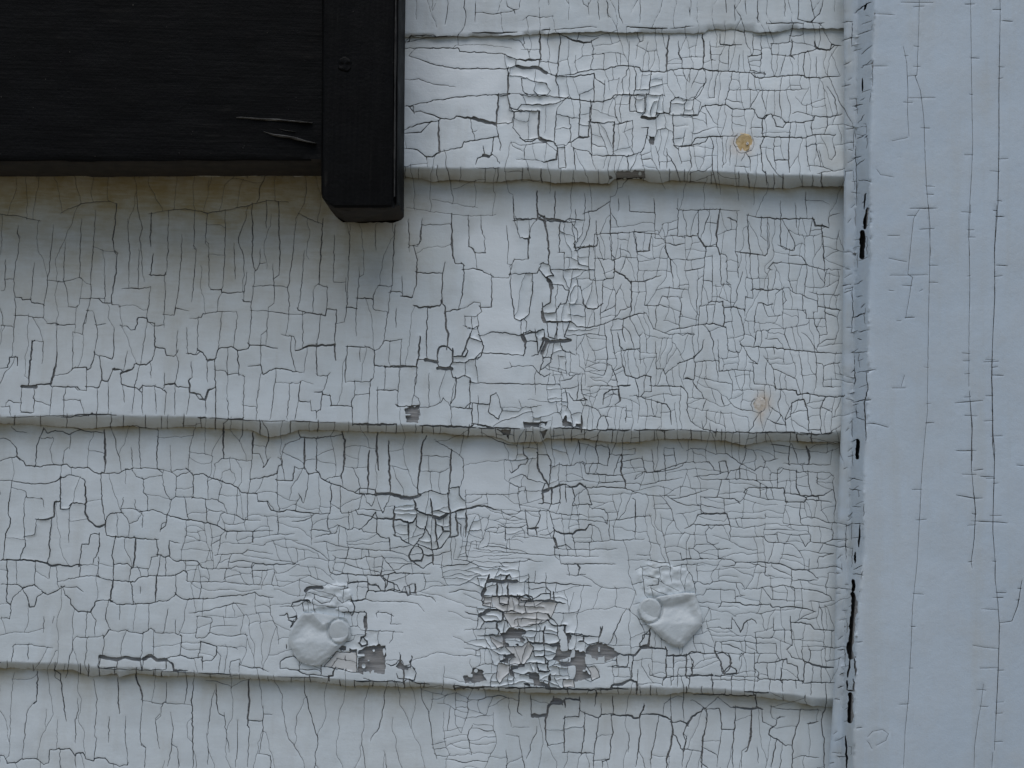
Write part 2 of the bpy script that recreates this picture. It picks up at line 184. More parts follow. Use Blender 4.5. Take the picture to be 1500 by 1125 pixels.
3 240,95 260,130 300,115 345,120 380,135 430,115;405,100 470,115 540,125;92,210 90,260;0,280 60,262 95,260 130,285 140,308 210,312 280,305 365,300 385,320 490,322 520,345 545,350 650,348 690,330 720,325;195,305 205,190 228,135;870,115 870,185 858,240 862,325;1030,330 1060,360 1120,350 1140,370 1200,390 1250,405 1310,430 1325,455 1410,465;1060,360 1062,480;780,560 850,552 915,580 1000,598 1100,615 1190,635 1245,668 1360,668 1500,665;555,355 560,500 575,600 585,615;580,630 585,690 640,700 740,705 800,712 870,715;580,630 590,590 610,570 665,565;915,580 910,640;0,388 60,390 100,400 180,408 260,405 300,395 335,375 380,360 430,368 465,385;335,380 330,480 332,545 378,545;390,515 420,512 465,520;62,420 48,520 45,570 60,600 50,640 30,680 20,820;140,740 110,820;285,605 270,720 275,790 260,835;435,850 450,740 485,738 500,685 520,680;545,690 542,780 515,820;635,705 615,800 625,850 622,940;620,850 700,845 720,865;860,715 868,795;930,720 932,805 900,808 870,798;935,810 960,830 1020,832 1085,832 1110,870;545,920 590,938 630,940 740,945 765,920 850,912 940,915;940,915 990,900 1010,885 1025,890 1028,945;38,840 40,960;0,960 100,962 125,978 185,960 240,1005;40,965 35,1055;125,985 150,1030 165,1085 190,1085 205,1030 240,1005;240,1005 265,1018 310,995 345,975;345,975 360,1020 385,1040 390,1075 430,1110 495,1110 520,1080 525,1050 605,1045;610,1050 640,1068 740,1070 830,1065 870,1050 920,1050;720,950 730,1040;970,1015 1000,1045 1060,1040 1130,1040;1390,670 1388,730;1130,1040 1240,1022 1330,1020 1400,1005 1430,1025 1500,1030
4 572,110 578,200 575,345;1228,75 1228,245;1390,120 1388,230;525,645 560,642 580,630;465,385 472,480 470,570 490,610 525,640;205,605 270,602 295,590 300,510 330,500;0,830 50,825 110,825 200,830 260,840 280,858 330,855 380,862 435,850;745,705 742,810 730,865;622,945 605,1045;858,915 855,1035
V 0 825 3.75
1 75,600 60,780 50,1060;315,860 312,990;255,800 250,900;1030,870 1030,960
2 240,290 238,380;295,290 290,330;480,275 470,395;500,270 525,310 522,385;420,405 480,408 565,400;570,400 575,440 565,500;600,365 650,378 690,368 710,380 780,385 830,360 855,380 960,385 1000,402;660,225 658,310;820,235 815,360;925,245 900,380;965,310 965,385;785,390 780,500;845,380 845,500;1085,290 1075,410 1120,410 1150,380 1165,300 1090,290;1190,455 1260,460 1310,470;1215,510 1200,600;1260,590 1265,540 1320,525 1315,600;540,520 540,580;640,530 645,580;910,535 915,580;75,450 160,448 290,465;155,450 152,535;75,450 65,540;0,300 55,302 60,230;300,590 305,630;190,765 155,800 140,880 122,1070;425,740 430,810 415,860 415,990;515,640 530,720 530,820 518,950;530,960 515,1085;782,755 775,850 768,950 775,1000;785,755 890,775 905,765 1050,778;915,650 910,760 885,790 885,840;690,840 688,980 700,1060 700,1105;600,840 595,985;855,850 865,960 878,1020;935,810 950,900 945,1000 920,1120;1230,820 1240,920 1260,1040;1135,930 1145,1020 1140,1110;1445,780 1445,940 1420,1050;1445,830 1500,828;1305,860 1305,1000 1295,1120;1370,900 1360,1120;1420,1050 1485,1055 1488,1125;330,1025 330,1120;415,1060 415,1125;800,1010 795,1120;970,1010 985,1120
3 600,360 575,400;1000,402 990,500;1090,510 1105,430 1190,455 1190,500 1160,535 1115,540;925,520 990,505 1050,525 1110,515 1115,590;770,540 780,590;208,590 205,680 203,760;332,605 345,720 362,870;648,630 650,750 655,830;1065,630 1055,740 1055,850 1060,1000 1062,1125;1188,665 1190,780 1205,830;1365,865 1445,868;0,1055 25,1060 40,1100 90,1095 120,1075 200,1075;200,1075 240,1105 268,1100 270,1025 330,1020 385,1020 415,1060 420,1045 455,1040 470,1075 515,1085 520,1070 580,1070 600,1100 640,1105 655,1115 700,1105
4 915,530 950,555 955,585 1030,590;745,610 780,720 782,750;1365,640 1368,750 1360,890
5 550,515 640,528 690,518 770,530;785,525 830,508 860,530 915,532
V 300 600 3.75
2 748,365 685,372;752,370 758,415;420,260 440,190 520,160;400,260 415,275 440,380;420,270 425,300;360,260 325,320 340,300;395,352 400,500 410,550;570,360 555,480 543,515;505,510 500,555;1420,270 1420,380 1400,425;1260,165 1330,205 1400,250 1420,270;690,515 740,545 755,570 800,565 840,550;745,430 745,550;840,550 860,490;880,480 890,510 920,530 940,470;795,655 790,570;945,480 975,570 1010,500 1020,460;720,675 735,640 770,650 795,660 815,648 855,655 870,670 945,678;600,705 640,690 720,680;600,730 660,725 720,745 830,765 900,770 1010,775 1100,795 1120,805;700,800 720,815 830,825 880,810 980,812;980,812 1045,890;980,812 970,905;895,945 900,990;785,910 785,950;1245,1030 1270,1060;1200,1020 1245,1030
3 515,110 520,150 610,158 740,140;615,160 612,330 640,375 690,405 745,420 780,440 850,465 935,468;545,318 520,325 490,312 485,390 400,390;550,320 570,355 615,345;275,380 345,370 395,352 405,310;515,460 540,515;290,505 340,505 365,555 410,565 450,550 520,562 620,572 690,572;850,430 895,435 935,440 935,465 850,460 850,430;1180,470 1210,450 1245,445 1290,462 1335,465;1340,430 1395,425 1395,460 1410,490 1435,500;690,405 695,480 690,540;860,655 920,590 935,565 945,590;840,575 905,585;1165,555 1160,640 1190,655 1215,655;945,600 945,680 965,700 1010,705;1010,705 1015,740;1045,695 1075,700 1080,715 1150,750;1150,750 1200,690 1220,620 1225,590;1215,655 1240,700 1250,770;1175,740 1250,770 1300,755 1340,700;1405,630 1410,700;1275,715 1300,690 1310,670;1130,830 1200,875 1215,855;675,850 690,895 720,905 790,905 890,910 950,915 1040,895 1120,900 1180,900 1240,905;1005,930 990,990;780,950 840,945 895,945 920,965 955,970;920,995 980,1000 1030,985 1100,1000;1105,990 1115,1018 1130,1015 1125,980;1155,955 1160,1005;255,860 260,840 340,850 430,850 500,845;815,1048 885,1040
4 548,165 548,315;755,125 768,180 762,330 748,365;948,125 945,240 955,335;900,225 900,330 895,435;1010,170 1015,330 1018,460;1220,140 1190,200 1180,340 1165,430 1175,470;1355,215 1350,330 1340,465;1140,490 1155,510 1160,550 1170,545;1160,550 1200,570 1250,585 1270,595;1330,575 1430,545 1500,530;1240,490 1250,580;1040,530 1038,640 1045,690;940,600 990,600 1075,605 1120,625 1150,615 1160,590;1120,625 1120,700;1150,750 1120,800 1130,830 1190,830 1200,790 1195,770 1175,750;1265,600 1270,690 1280,760;1300,640 1310,670 1345,670;1335,470 1345,560 1350,690;1380,560 1390,690 1350,700;1435,560 1435,690;1200,795 1250,800 1255,850;970,890 965,915
5 940,468 1010,460 1080,480 1140,485;1130,490 1180,470;1255,590 1290,600 1330,575
V 600 600 3.75
2 310,440 310,560 310,700;310,470 420,465 520,465 600,460;460,548 490,555 540,575 590,572 610,555;590,460 600,500 610,555;610,450 660,445 730,450;700,185 705,240;550,380 620,355 650,380 720,400 745,405;545,400 590,420 605,430 630,420;600,425 600,460;635,420 635,460;910,480 920,470 960,440;780,310 795,315 815,300 885,308 950,285;950,285 970,350 985,355 1000,300;950,300 1025,295 1090,305;1100,245 1165,250 1235,248;1185,405 1250,405 1270,415 1400,390 1500,375;1235,210 1240,250;1330,220 1345,340;1395,210 1400,250 1410,380;1450,210 1465,300;1400,255 1460,250;1245,360 1290,342 1350,345 1440,330 1500,310;1220,445 1310,470 1390,475 1460,470;1220,485 1240,495 1245,590;610,555 690,560 760,552 800,570 870,578 950,575 990,590 1060,590;650,690 720,705 790,705;730,690 770,685 795,660;850,690 855,740 870,780;895,690 910,770;770,560 790,640 795,665;985,630 1040,650 1050,690;1060,590 1085,630 1090,580 1070,545 1000,545;1085,610 1160,605 1235,590 1330,585;1020,725 1130,715 1240,712 1290,710;1240,495 1240,710;905,730 990,730 990,770;795,755 800,810;800,762 900,768 1000,770 1140,765;870,850 875,900;860,905 910,912 970,905;350,760 460,775 560,785 660,795 790,800 900,805 1040,808;570,835 630,830 650,820 690,835 730,835;240,820 310,830 380,860 430,868 540,860;748,900 750,1000;655,900 655,950;795,1055 860,1065
3 705,245 760,250 778,290 775,350 765,420;620,190 625,240 650,270 640,300 610,300;550,330 560,350 600,320;710,520 740,510 790,520;970,430 1050,425 1120,428 1190,435 1220,445;890,425 910,480 895,525;895,525 1000,520 995,490 970,430;825,420 825,510;855,420 858,510;1090,190 1098,240 1085,305;980,355 1080,360 1160,360;1185,400 1185,430;930,165 935,245;635,562 640,610 650,640 650,690;710,560 715,590 695,650;695,655 700,700;795,670 790,700 805,750;805,755 860,742;825,810 830,845 930,850 1000,848 1130,850;590,945 640,948 690,950 800,955 900,960 1000,970;435,1022 490,1025 540,1022 600,1030 640,1020 670,1045 710,1020;490,1030 495,1065 545,1068 548,1025;600,1030 600,1060;790,1000 795,1055 710,1048 600,1062
4 310,545 360,530 420,530 460,545;705,245 700,300 720,350 745,390 765,425;730,440 735,510;735,455 780,430 780,515;780,430 830,412 860,412;870,425 905,425 935,405 970,430;1165,250 1163,350 1185,400;655,655 710,650;795,660 830,680 895,682 920,665 965,660 985,630;800,710 810,755;920,850 935,870 930,890;520,940 545,905;435,905 430,940;415,965 405,1010 395,1050;480,950 480,1020;540,960 540,1020
5 735,450 760,440;430,940 520,942;530,938 585,945;410,985 400,1025
V 900 600 3.75
2 120,380 160,345 220,342 330,310 435,280 445,300;430,370 560,355 600,345;150,255 170,340;440,290 520,285 545,330 590,345;625,360 640,335 690,325 740,335 780,360;620,380 690,382 770,390 830,420;480,385 620,382;720,200 718,270 690,310;560,240 620,245 680,290 770,335 800,315 840,315 860,350 855,380;805,250 830,285 825,310;830,285 900,265;925,295 1030,300 1190,305;1035,300 1040,340;915,320 1000,340;1000,345 1060,340 1180,345 1205,370;1062,345 1065,400 1085,470;1115,345 1115,410;895,330 895,420;860,350 910,350;715,430 730,445 710,490;820,440 860,430 875,495;710,455 830,495 940,495;1125,498 1195,510;500,480 580,480 600,490 605,565;475,485 475,570 600,568;460,575 435,630 380,655;635,600 830,598 830,570;515,640 530,660 550,640;640,700 820,698 835,725 940,735 980,740 1030,800;840,690 895,685;895,690 900,730;940,690 1035,685;925,620 1000,635 1110,640 1200,660;1065,650 1080,720 1045,750 1020,700;1045,770 1130,790 1210,790;1110,840 1125,810 1210,790;975,880 970,980;1070,820 1070,880;500,670 510,730 545,745 575,730;450,740 530,740;570,770 570,820 640,825 665,840 660,855 590,860;565,770 640,765;360,785 370,820 420,820 410,760 460,780 475,815;310,830 380,825 480,820 570,820;320,860 400,850 500,855;400,880 430,920 450,1020;430,945 460,945 500,960 580,940 700,955;700,985 780,985 840,970 880,975 930,965 990,980 1080,990;990,980 990,1090;450,1020 490,1020 505,985 600,990 660,990 665,1030;870,975 870,1010;740,840 840,870;830,850 830,910 880,920;1065,1050 1140,1060 1210,1050;665,1030 720,1020;830,1000 860,1040 960,1050
3 575,285 580,340;575,285 615,280 625,340;688,330 690,380;965,185 955,295;1000,345 995,420 1020,470 1060,475 1150,470 1195,440;720,440 740,425 800,430 930,430 940,495;800,430 800,470;945,460 1030,470 1055,485 1040,510 950,505;1060,480 1120,475 1125,498 1060,495;600,490 660,490 690,520;460,575 620,572 640,660;430,630 520,635 635,632;700,838 830,840 900,848 960,865 975,880 1060,880 1125,930;1080,990 1130,1000 1190,1030;860,1085 860,1070 715,1075 690,1060 590,1060 570,1090;865,1085 990,1085 1060,1095 1110,1110
4 1055,200 1070,260 1070,295
V 1000 825 3.75
2 500,300 500,370 590,370;410,410 490,412 505,380;190,430 280,425 350,430 410,440 500,440;400,380 408,490;510,440 515,500;195,350 230,360 265,355 270,310;345,430 345,490;180,440 175,480 230,495;20,510 50,490 150,495 240,495 350,495 480,495;50,530 48,620;0,620 80,610 150,620;395,500 395,640;315,500 315,540;465,545 468,635;575,480 600,520 660,525;655,460 660,520;715,560 712,620;760,570 760,650;400,585 415,600 415,640;165,620 270,620 400,625;165,640 340,640 415,648;480,645 478,700;550,650 550,710;620,650 625,690;705,660 705,730;160,640 165,690;268,630 268,700;40,620 35,690;395,650 390,700;205,725 165,760 120,800;55,750 115,790;205,745 260,790 300,795;215,915 205,1000 185,1125;0,870 25,880;20,960 10,1030;0,1020 100,1035;435,800 440,870 470,885;490,780 485,830 490,850;525,850 565,845;490,790 560,805 650,805 760,808;615,1070 650,1055 700,1065 750,1068;325,1030 320,1125;410,1010 415,1100
3 590,290 595,370 600,450;590,330 650,325 700,340 715,360 835,370;270,300 300,340 320,380 340,330 380,305 410,330;180,495 205,540 215,595;250,490 270,550 250,590 230,610;230,610 300,605 290,580 265,570;20,510 15,620;395,545 510,545 545,530 570,525 575,548 630,565 635,640;540,580 540,645;670,540 665,650;415,635 540,640 650,645;660,655 760,655 835,655;60,720 150,720 270,725 310,730 400,725;120,800 60,840 30,880 0,940;120,800 200,798 215,880 210,910 280,915;400,725 405,790;290,795 285,910 270,1060 275,1125;130,815 130,880 110,970 105,1125;105,1100 140,1125;525,850 510,890 480,910 475,940 515,970 565,1000 600,1000;645,815 640,860 625,900 600,1000 605,1040 598,1125;515,975 485,1125;680,880 720,878 745,868
4 675,540 720,555 770,570 830,572;290,790 340,795 380,800 410,795 440,800;378,805 375,950 355,1030
V 650 825 3.75
1 30,1060 80,1055 150,1050;380,900 470,905;340,940 405,955
2 1020,930 1010,1040;1335,885 1320,930;1330,950 1315,1060 1310,1125;1325,1020 1410,1035;1245,720 1250,850;1210,770 1205,830;1100,770 1095,800;865,770 865,830;835,730 830,790;570,1000 630,990;870,1080 870,1125;830,1085 870,1080;1225,470 1220,620;1230,510 1300,510 1400,490;1220,620 1370,620 1480,610;1260,515 1262,640;1330,500 1330,610
3 478,720 480,830;415,720 405,815 430,835;665,845 740,845 745,800 750,760;662,850 662,1040;745,810 775,825 850,850 865,830 930,825;775,830 770,960 755,1050;755,1040 825,1045;665,1040 755,1042;850,850 840,950 825,1030 825,1125;930,730 930,830;920,840 930,930 915,980 920,1040 905,1080;1075,850 1080,950 1070,1000 1055,1120;1180,850 1165,950 1140,1050 1135,1125;1255,935 1275,950 1290,990 1315,1030;1255,875 1300,870 1335,885;1430,800 1450,830 1435,920 1415,1040 1415,1125;580,320 610,345 660,345;665,350 670,385 740,400 850,405 860,390;1130,370 1130,460;1130,370 1095,395 1090,430;1050,500 1080,470 1220,468;1040,520 1030,640
4 605,730 600,760 575,780 560,850 560,970;670,745 745,750 750,730;665,750 665,790;930,835 960,835 1030,835 1040,850 1075,850 1085,815 1100,805;1105,830 1180,830 1200,840 1250,855;1250,855 1260,920 1255,940 1245,1020 1225,1070 1225,1125;1335,880 1360,850 1430,800;560,690 700,690 835,695 845,715;845,695 920,690 925,675 980,660 1020,645 1060,650 1060,720;60,670 60,690;60,685 220,685;340,685 440,685;860,350 862,400;1085,465 1130,462
5 490,835 560,835
V 680 860 6.818
2 400,260 620,262 760,258 840,265;500,320 600,315 720,322 830,330;640,370 740,375;500,330 500,360;570,320 570,350;720,260 720,370;550,190 610,195 790,200;700,170 705,190 790,150;200,155 265,155 265,195;430,190 430,240;470,240 540,255;0,425 130,420 220,415 320,405;0,620 140,622 320,615;350,630 400,600;115,620 112,690
3 200,345 170,400;340,340 385,325 420,345 440,390;385,250 430,240 470,235;850,340 880,380 930,390 1000,375;930,395 928,480;800,460 930,480;800,420 790,470;620,440 800,440 810,410;690,640 710,695 800,695 800,580;700,635 795,635;800,700 810,760 830,760;1005,455 1190,480 1330,500 1360,490;1340,500 1335,550 1230,575;610,760 700,755 820,765;840,740 830,800 850,835;350,110 355,170 390,180 445,165 445,95;545,95 560,120;555,110 620,80 670,95 680,130 545,135;680,135 770,130;620,135 605,190;740,90 760,65 850,60;860,40 860,110;895,75 900,140;0,255 140,280;130,485 240,485 340,470
4 150,285 230,235 300,225 360,232 390,250 385,325 340,340 200,345 170,310;330,345 325,400 350,450;830,265 850,300 900,330;1000,375 1005,455;790,475 792,560;625,510 640,540 690,560 780,560 850,570 920,562 945,540;1380,390 1360,490;1145,545 1190,545 1190,480;730,770 740,840 840,850;430,90 540,90;770,130 890,140 930,155 1010,160
5 155,285 245,232
V 410 840 6.818
2 440,930 560,940 660,965;560,850 640,860;540,900 560,870;145,830 190,880 195,960;0,330 180,325 240,280;920,280 1110,280 1260,285 1380,300 1440,380;1300,210 1440,220;1360,100 1240,130;1110,400 1110,510 1210,510;970,390 970,440;970,390 1060,390 1130,430;800,560 920,570 1050,580 1230,585;1130,590 1120,650 1090,700;260,200 240,260 300,300;300,190 420,230 520,250;350,260 420,300 500,290;560,230 620,300 700,260;600,160 690,150
3 620,385 700,390 740,385 860,390;700,390 715,425 740,400 745,330 715,260 715,220;1215,870 1240,920 1300,910;1165,1000 1180,1040 1240,1050 1340,1065 1365,1000 1340,960;1060,900 1110,920 1165,905 1195,860;830,1045 960,1080 1100,1075 1240,1085;1320,1080 1440,1100 1500,1110;0,945 100,960 180,970 230,1000 300,1015 400,1015 480,1030;410,940 410,1020;650,820 660,870;140,825 60,840 0,890;60,710 65,760;0,425 50,420 75,400 90,470;230,330 240,380;730,275 860,260 855,230;1050,70 1050,170 950,185;880,85 890,170;900,110 960,110 990,145;700,100 790,85 880,85;1140,110 1140,170 1050,175;1140,180 1255,185 1275,215 1310,210 1300,160;920,20 1020,20 1040,50 1130,100 1170,110
4 860,390 865,430 850,480 860,540 855,610;855,620 815,640 805,670;780,700 820,730 870,715 875,680 850,655;1240,940 1240,1110;485,1080 485,1025 530,1020 545,950;100,475 160,480 165,430 110,440;110,540 130,490;230,265 290,270;130,290 230,265;1355,100 1355,190 1310,195
5 260,170 300,140 420,145;860,440 850,530
V 890 800 5.115
2 0,905 170,910 170,1000;225,920 225,1000;305,880 320,970 410,990 525,970 530,915 590,910;415,995 415,1045;475,990 475,1050;525,975 525,1050;615,985 610,1050;780,970 790,1050;850,975 850,1000 930,1000 935,970;290,300 380,290 390,230
3 320,620 320,655 275,665 270,700 240,730;590,970 590,820 630,795 690,800 800,805;815,805 850,880 865,940;870,800 910,830 925,890 900,910 870,940 870,965 970,960 970,930 930,905;495,830 495,890;440,820 435,900 440,985;60,890 90,905 150,900 155,855;70,830 70,890;640,855 630,970 760,970 850,970
4 320,660 305,745 255,750;60,790 110,815 205,815 245,770 260,755 330,765 440,770;440,770 440,820 590,825;0,1080 40,1045 110,1040 170,1005 220,1015 225,1075
C 1000 0 3
1 990,335 1025,332;990,430 1110,430;920,620 990,605;960,690 945,690;850,740 870,768 930,778
2 1040,0 1038,100 1030,330 1022,335 1045,400 1060,520 1065,680 1070,800 1080,915 1090,1125;970,205 985,280 990,400 988,500 995,600;1265,0 1268,200 1270,400 1275,640 1268,800 1255,1000 1262,1125;960,10 1100,12;700,180 745,165;770,155 830,130;785,240 835,195;705,290 745,265;785,300 830,265;700,380 740,370;780,440 800,430;770,540 800,505;765,610 805,590;760,730 800,700;770,790 825,800;760,640 765,900;750,560 760,610;745,100 742,210;700,100 745,95;835,290 900,290;845,60 935,65
3 1395,0 1395,100 1390,390 1390,640 1385,900 1370,1125;755,60 810,15;1400,90 1450,95;1000,915 1120,915
4 790,345 790,400;805,850 795,920;808,20 800,45
5 810,920 800,1000
6 790,1020 790,1125
C 1000 300 3
1 960,800 975,750;920,805 980,805;940,510 960,510;1040,380 1055,372
2 1080,0 1088,100 1085,300 1080,500 1078,700 1075,900;1265,0 1258,150 1262,350 1258,600 1258,800;1040,20 1015,60 1000,200 990,305 1010,320 990,440 980,500;910,310 1080,308;905,235 985,250;815,960 860,965 905,978;700,355 745,345;755,350 790,335;760,405 790,398;770,560 820,550;745,650 810,645;765,735 850,725;760,870 765,935 800,945;755,660 755,800;745,360 750,480 740,560;900,135 955,135;905,375 930,378
3 1260,820 1270,950 1272,1125;1380,0 1370,200 1372,400 1362,600 1360,740;1195,870 1260,865 1320,860;805,730 815,800 800,870 805,1040;750,495 800,475;750,865 825,855;1375,265 1430,268;1360,748 1410,750
4 1360,640 1358,760 1362,900 1362,1050 1370,1125
5 810,20 800,80
C 1200 600 5
2 795,0 785,100 770,250 750,480 740,700 725,980 718,1125;345,100 400,100 500,130;240,830 330,840;215,500 320,518;215,580 310,595;195,840 195,1100;240,705 300,710;240,85 240,200
3 1115,430 1130,600 1145,740 1135,950 1112,1125;1265,0 1275,200 1285,300 1282,480 1275,700 1272,900 1290,1125;1000,625 1130,648 1195,648;1110,815 1270,822 1380,830;1130,445 1200,437;1180,490 1280,492;1000,300 1110,302;1440,405 1500,410
4 1110,0 1120,120 1115,300 1115,430;300,845 290,1000;262,1045 268,1125
5 285,235 275,355
C 1200 850 4.09
1 290,940 320,905 380,895 415,920 400,960 340,990;320,1010 285,960
2 575,0 560,150 550,400 535,700 515,900 505,1125;985,620 970,740 950,850 930,1000 928,1125;1040,1030 1035,1125;970,170 1070,178;920,390 1000,403 1075,410;960,527 1070,525;215,370 260,370;220,885 260,885
3 1055,0 1070,130 1080,280 1075,450 1070,600 1060,800 1050,1020;1215,0 1190,150 1155,245 1080,255;1290,0 1290,20
4 185,470 170,580;210,465 220,570;205,590 205,660 165,655;158,930 165,1060 165,1125;165,600 165,655
5 205,0 205,60
6 205,75 205,200 190,330 188,450;190,680 190,780 185,840
V 0 0 2.5
2 0,785 70,790 150,810;220,780 300,745 380,735 430,745;540,785 620,770 680,765 760,780 850,765 920,750 980,735 1060,740;1090,780 1150,810 1180,820
C 0 0 1
2 1343.6,823 1342,838 1340.6,852;1422.5,823 1424,833
3 1458,823 1457.5,838 1458,852
"""
WID = {'1': .62, '2': .95, '3': 1.5, '4': 2.7, '5': 5.0, '6': 7.6}
def parse(txt):
    out = []
    for ln in txt.strip().splitlines():
        if ln[0] in 'VC':
            k, ox, oy, s = ln.split(); ox = float(ox); oy = float(oy); s = float(s); kind = k
        else:
            w = WID[ln[0]]
            for pl in ln[2:].split(';'):
                p = np.array([[float(v) for v in q.split(',')] for q in pl.split()])
                out.append((w, p / s + (ox, oy), kind))
    return out
CRACKS = parse(TRACE)

# bare wood and old primer, as polygons: (origin x, y, scale, points)
def polys(txt):
    r = []
    for ln in txt.strip().splitlines():
        a, pts = ln.split('|')
        ox, oy, s = [float(v) for v in a.split()]
        p = np.array([[float(v) for v in q.split(',')] for q in pts.split()]) / s + (ox, oy)
        r.append(p)
    return r
BARE = polys("""680 860 6.818|455,405 615,412 618,470 560,490 640,520 620,545 580,540 570,580 480,580 400,605 395,560 385,500 350,470 420,445
680 860 6.818|950,540 958,620 985,652 1027,630 1037,560 1012,470 1080,482 1048,560 1048,627 1143,622 1148,642 1232,652 1238,582 1340,552 1430,590 1500,612 1500,700 1415,750 1400,690 1340,700 1318,770 1272,790 1275,680 1245,660 1212,670 1210,760 1225,790 1220,830 1265,870 1265,900 1110,945 1090,920 1117,860 1117,788 965,788 935,735 890,728 912,660 917,598 820,583 880,567
680 860 6.818|640,850 738,862 758,940 832,967 857,860 885,868 850,950 848,1002 620,985 600,950 652,940 642,880 605,857
680 860 6.818|460,790 600,765 605,800 540,800 550,840 560,890 520,920 450,860
680 860 6.818|85,810 188,822 186,880 230,928 150,950 0,960 0,890 70,860
680 860 6.818|390,670 500,665 505,700 440,720 440,760 350,750 410,715
650 825 3.75|870,440 900,455 960,490 980,503 900,535 887,540 887,508 850,512 835,560 806,570 812,500 782,494 790,455
410 840 6.818|780,770 840,740 1000,710 1060,722 1060,900 1050,1010 940,1000 930,960 905,1010 890,985 835,975 830,1020 770,990
410 840 6.818|565,760 640,712 720,762 770,760 770,785 600,775
410 840 6.818|1198,770 1213,880 1240,928 1298,918 1308,815 1320,830 1310,960 1255,965 1165,932 1192,880
500 300 3|280,892 340,887 343,945 338,957 286,957 279,920
500 300 3|800,955 910,955 895,974 800,977
500 300 3|970,945 990,925 995,950 1055,965 1050,976 970,976
500 300 3|668,985 700,990 745,985 738,1030 722,1008
500 300 3|872,990 904,990 886,1028
550 0 3|1201,598 1228,600 1226,633 1202,630
550 0 3|1032,754 1180,750 1182,784 1030,788
650 825 3.75|605,735 660,752 660,778 600,780 577,800 566,828 575,775""")
PRIMER = polys("""680 860 6.818|200,100 540,92 700,135 930,155 900,240 850,330 760,365 620,395 470,400 430,345 390,250 300,200 180,180
680 860 6.818|410,600 580,590 640,540 690,600 670,660 610,760 450,775 445,730 510,700
680 860 6.818|250,490 380,480 395,600 330,615 290,560
680 860 6.818|340,760 450,780 455,860 420,880 350,960 320,900
680 860 6.818|985,925 1090,925 1105,1000 985,1000
680 860 6.818|1230,800 1300,790 1345,840 1350,900 1270,930 1265,870
410 840 6.818|480,890 560,782 770,787 768,990 640,965 430,925
550 0 3|540,420 582,418 590,482 608,492 602,540 532,545
550 0 3|612,490 716,490 714,605 650,618 605,560
550 0 3|800,650 832,648 836,738 806,740
550 0 3|1120,420 1185,420 1180,492 1117,490
890 800 5.115|820,805 870,800 912,832 925,890 870,940 850,880
0 825 3.75|548,520 640,530 690,522 770,534 775,585 545,578
0 825 3.75|785,532 830,515 858,535 910,538 912,582 782,588""")
ROUGH = polys("""410 840 6.818|230,270 290,150 420,140 560,110 660,110 720,230 745,380 700,395 620,385 520,330 380,350 240,380
890 800 5.115|230,200 300,140 400,115 470,150 600,180 650,270 655,345 580,345 480,372 340,375 280,350 255,290""")

for _x, _y, _r in ((1090.0, 208.5, 12.4), (1112.5, 592.5, 9.2)):
    _a = np.linspace(0, 2 * math.pi, 18, endpoint=False)
    BARE.append(np.stack([_x + _r * np.cos(_a), _y + _r * np.sin(_a)], 1))
def jitter_poly(p, step=3.0, amp=1.1, closed=True, seed=0):
    q = np.vstack([p, p[:1]]) if closed else p
    out = []
    for a, b in zip(q[:-1], q[1:]):
        n = max(1, int(np.hypot(*(b - a)) / step))
        for k in range(n):
            out.append(a + (b - a) * k / n)
    if not closed:
        out.append(q[-1])
    out = np.array(out)
    dx = vnoise(out[:, 0], out[:, 1], 5.0, 60 + seed) - .5 + .75 * (vnoise(out[:, 0], out[:, 1], 2.1, 61 + seed) - .5)
    dy = vnoise(out[:, 0], out[:, 1], 5.0, 62 + seed) - .5 + .75 * (vnoise(out[:, 0], out[:, 1], 2.1, 63 + seed) - .5)
    return out + np.stack([dx, dy], 1) * amp * 2

def in_poly(p, x, y):
    c = np.zeros(np.shape(x), bool)
    px = p[:, 0]; py = p[:, 1]; n = len(p); j = n - 1
    for i in range(n):
        k = ((py[i] > y) != (py[j] > y))
        with np.errstate(divide='ignore', invalid='ignore'):
            c ^= k & (x < (px[j] - px[i]) * (y - py[i]) / (py[j] - py[i] + 1e-12) + px[i])
        j = i
    return c

# ------------------------------------------------------------------ crack field
ST = 0.4
NX = int((X1 - X0) / ST) + 1
NY = int((Y1 - Y0) / ST) + 1
FAR = 5.0
FC = np.full((NY, NX), FAR, np.float32)
FU = np.full((NY, NX), FAR, np.float32)      # the same for the undercoat, which only the wide cracks cut
OCC = np.zeros((int(Y1 - Y0) + 2, int(X1 - X0) + 2), bool)

def stamp(ax, ay, bx, by, wa, wb, deepc):
    r = max(wa, wb) + FAR
    i0 = max(0, int((min(ax, bx) - r - X0) / ST)); i1 = min(NX, int((max(ax, bx) + r - X0) / ST) + 2)
    j0 = max(0, int((min(ay, by) - r - Y0) / ST)); j1 = min(NY, int((max(ay, by) + r - Y0) / ST) + 2)
    if i1 <= i0 or j1 <= j0:
        return
    gx = (X0 - ax) + ST * np.arange(i0, i1, dtype=np.float32)[None, :]
    gy = (Y0 - ay) + ST * np.arange(j0, j1, dtype=np.float32)[:, None]
    dx = bx - ax; dy = by - ay
    L = dx * dx + dy * dy + 1e-9
    t = np.clip((gx * dx + gy * dy) / L, 0, 1)
    d = np.sqrt((gx - t * dx) ** 2 + (gy - t * dy) ** 2) - (wa + (wb - wa) * t)
    v = FC[j0:j1, i0:i1]
    np.minimum(v, d, out=v)
    if deepc:
        v = FU[j0:j1, i0:i1]
        np.minimum(v, d, out=v)

def mark(ax, ay, bx, by):
    n = int(max(abs(bx - ax), abs(by - ay))) + 1
    t = np.linspace(0, 1, n + 1)
    jj = np.clip((ay + (by - ay) * t - Y0).astype(int), 0, OCC.shape[0] - 1)
    ii = np.clip((ax + (bx - ax) * t - X0).astype(int), 0, OCC.shape[1] - 1)
    OCC[jj, ii] = True

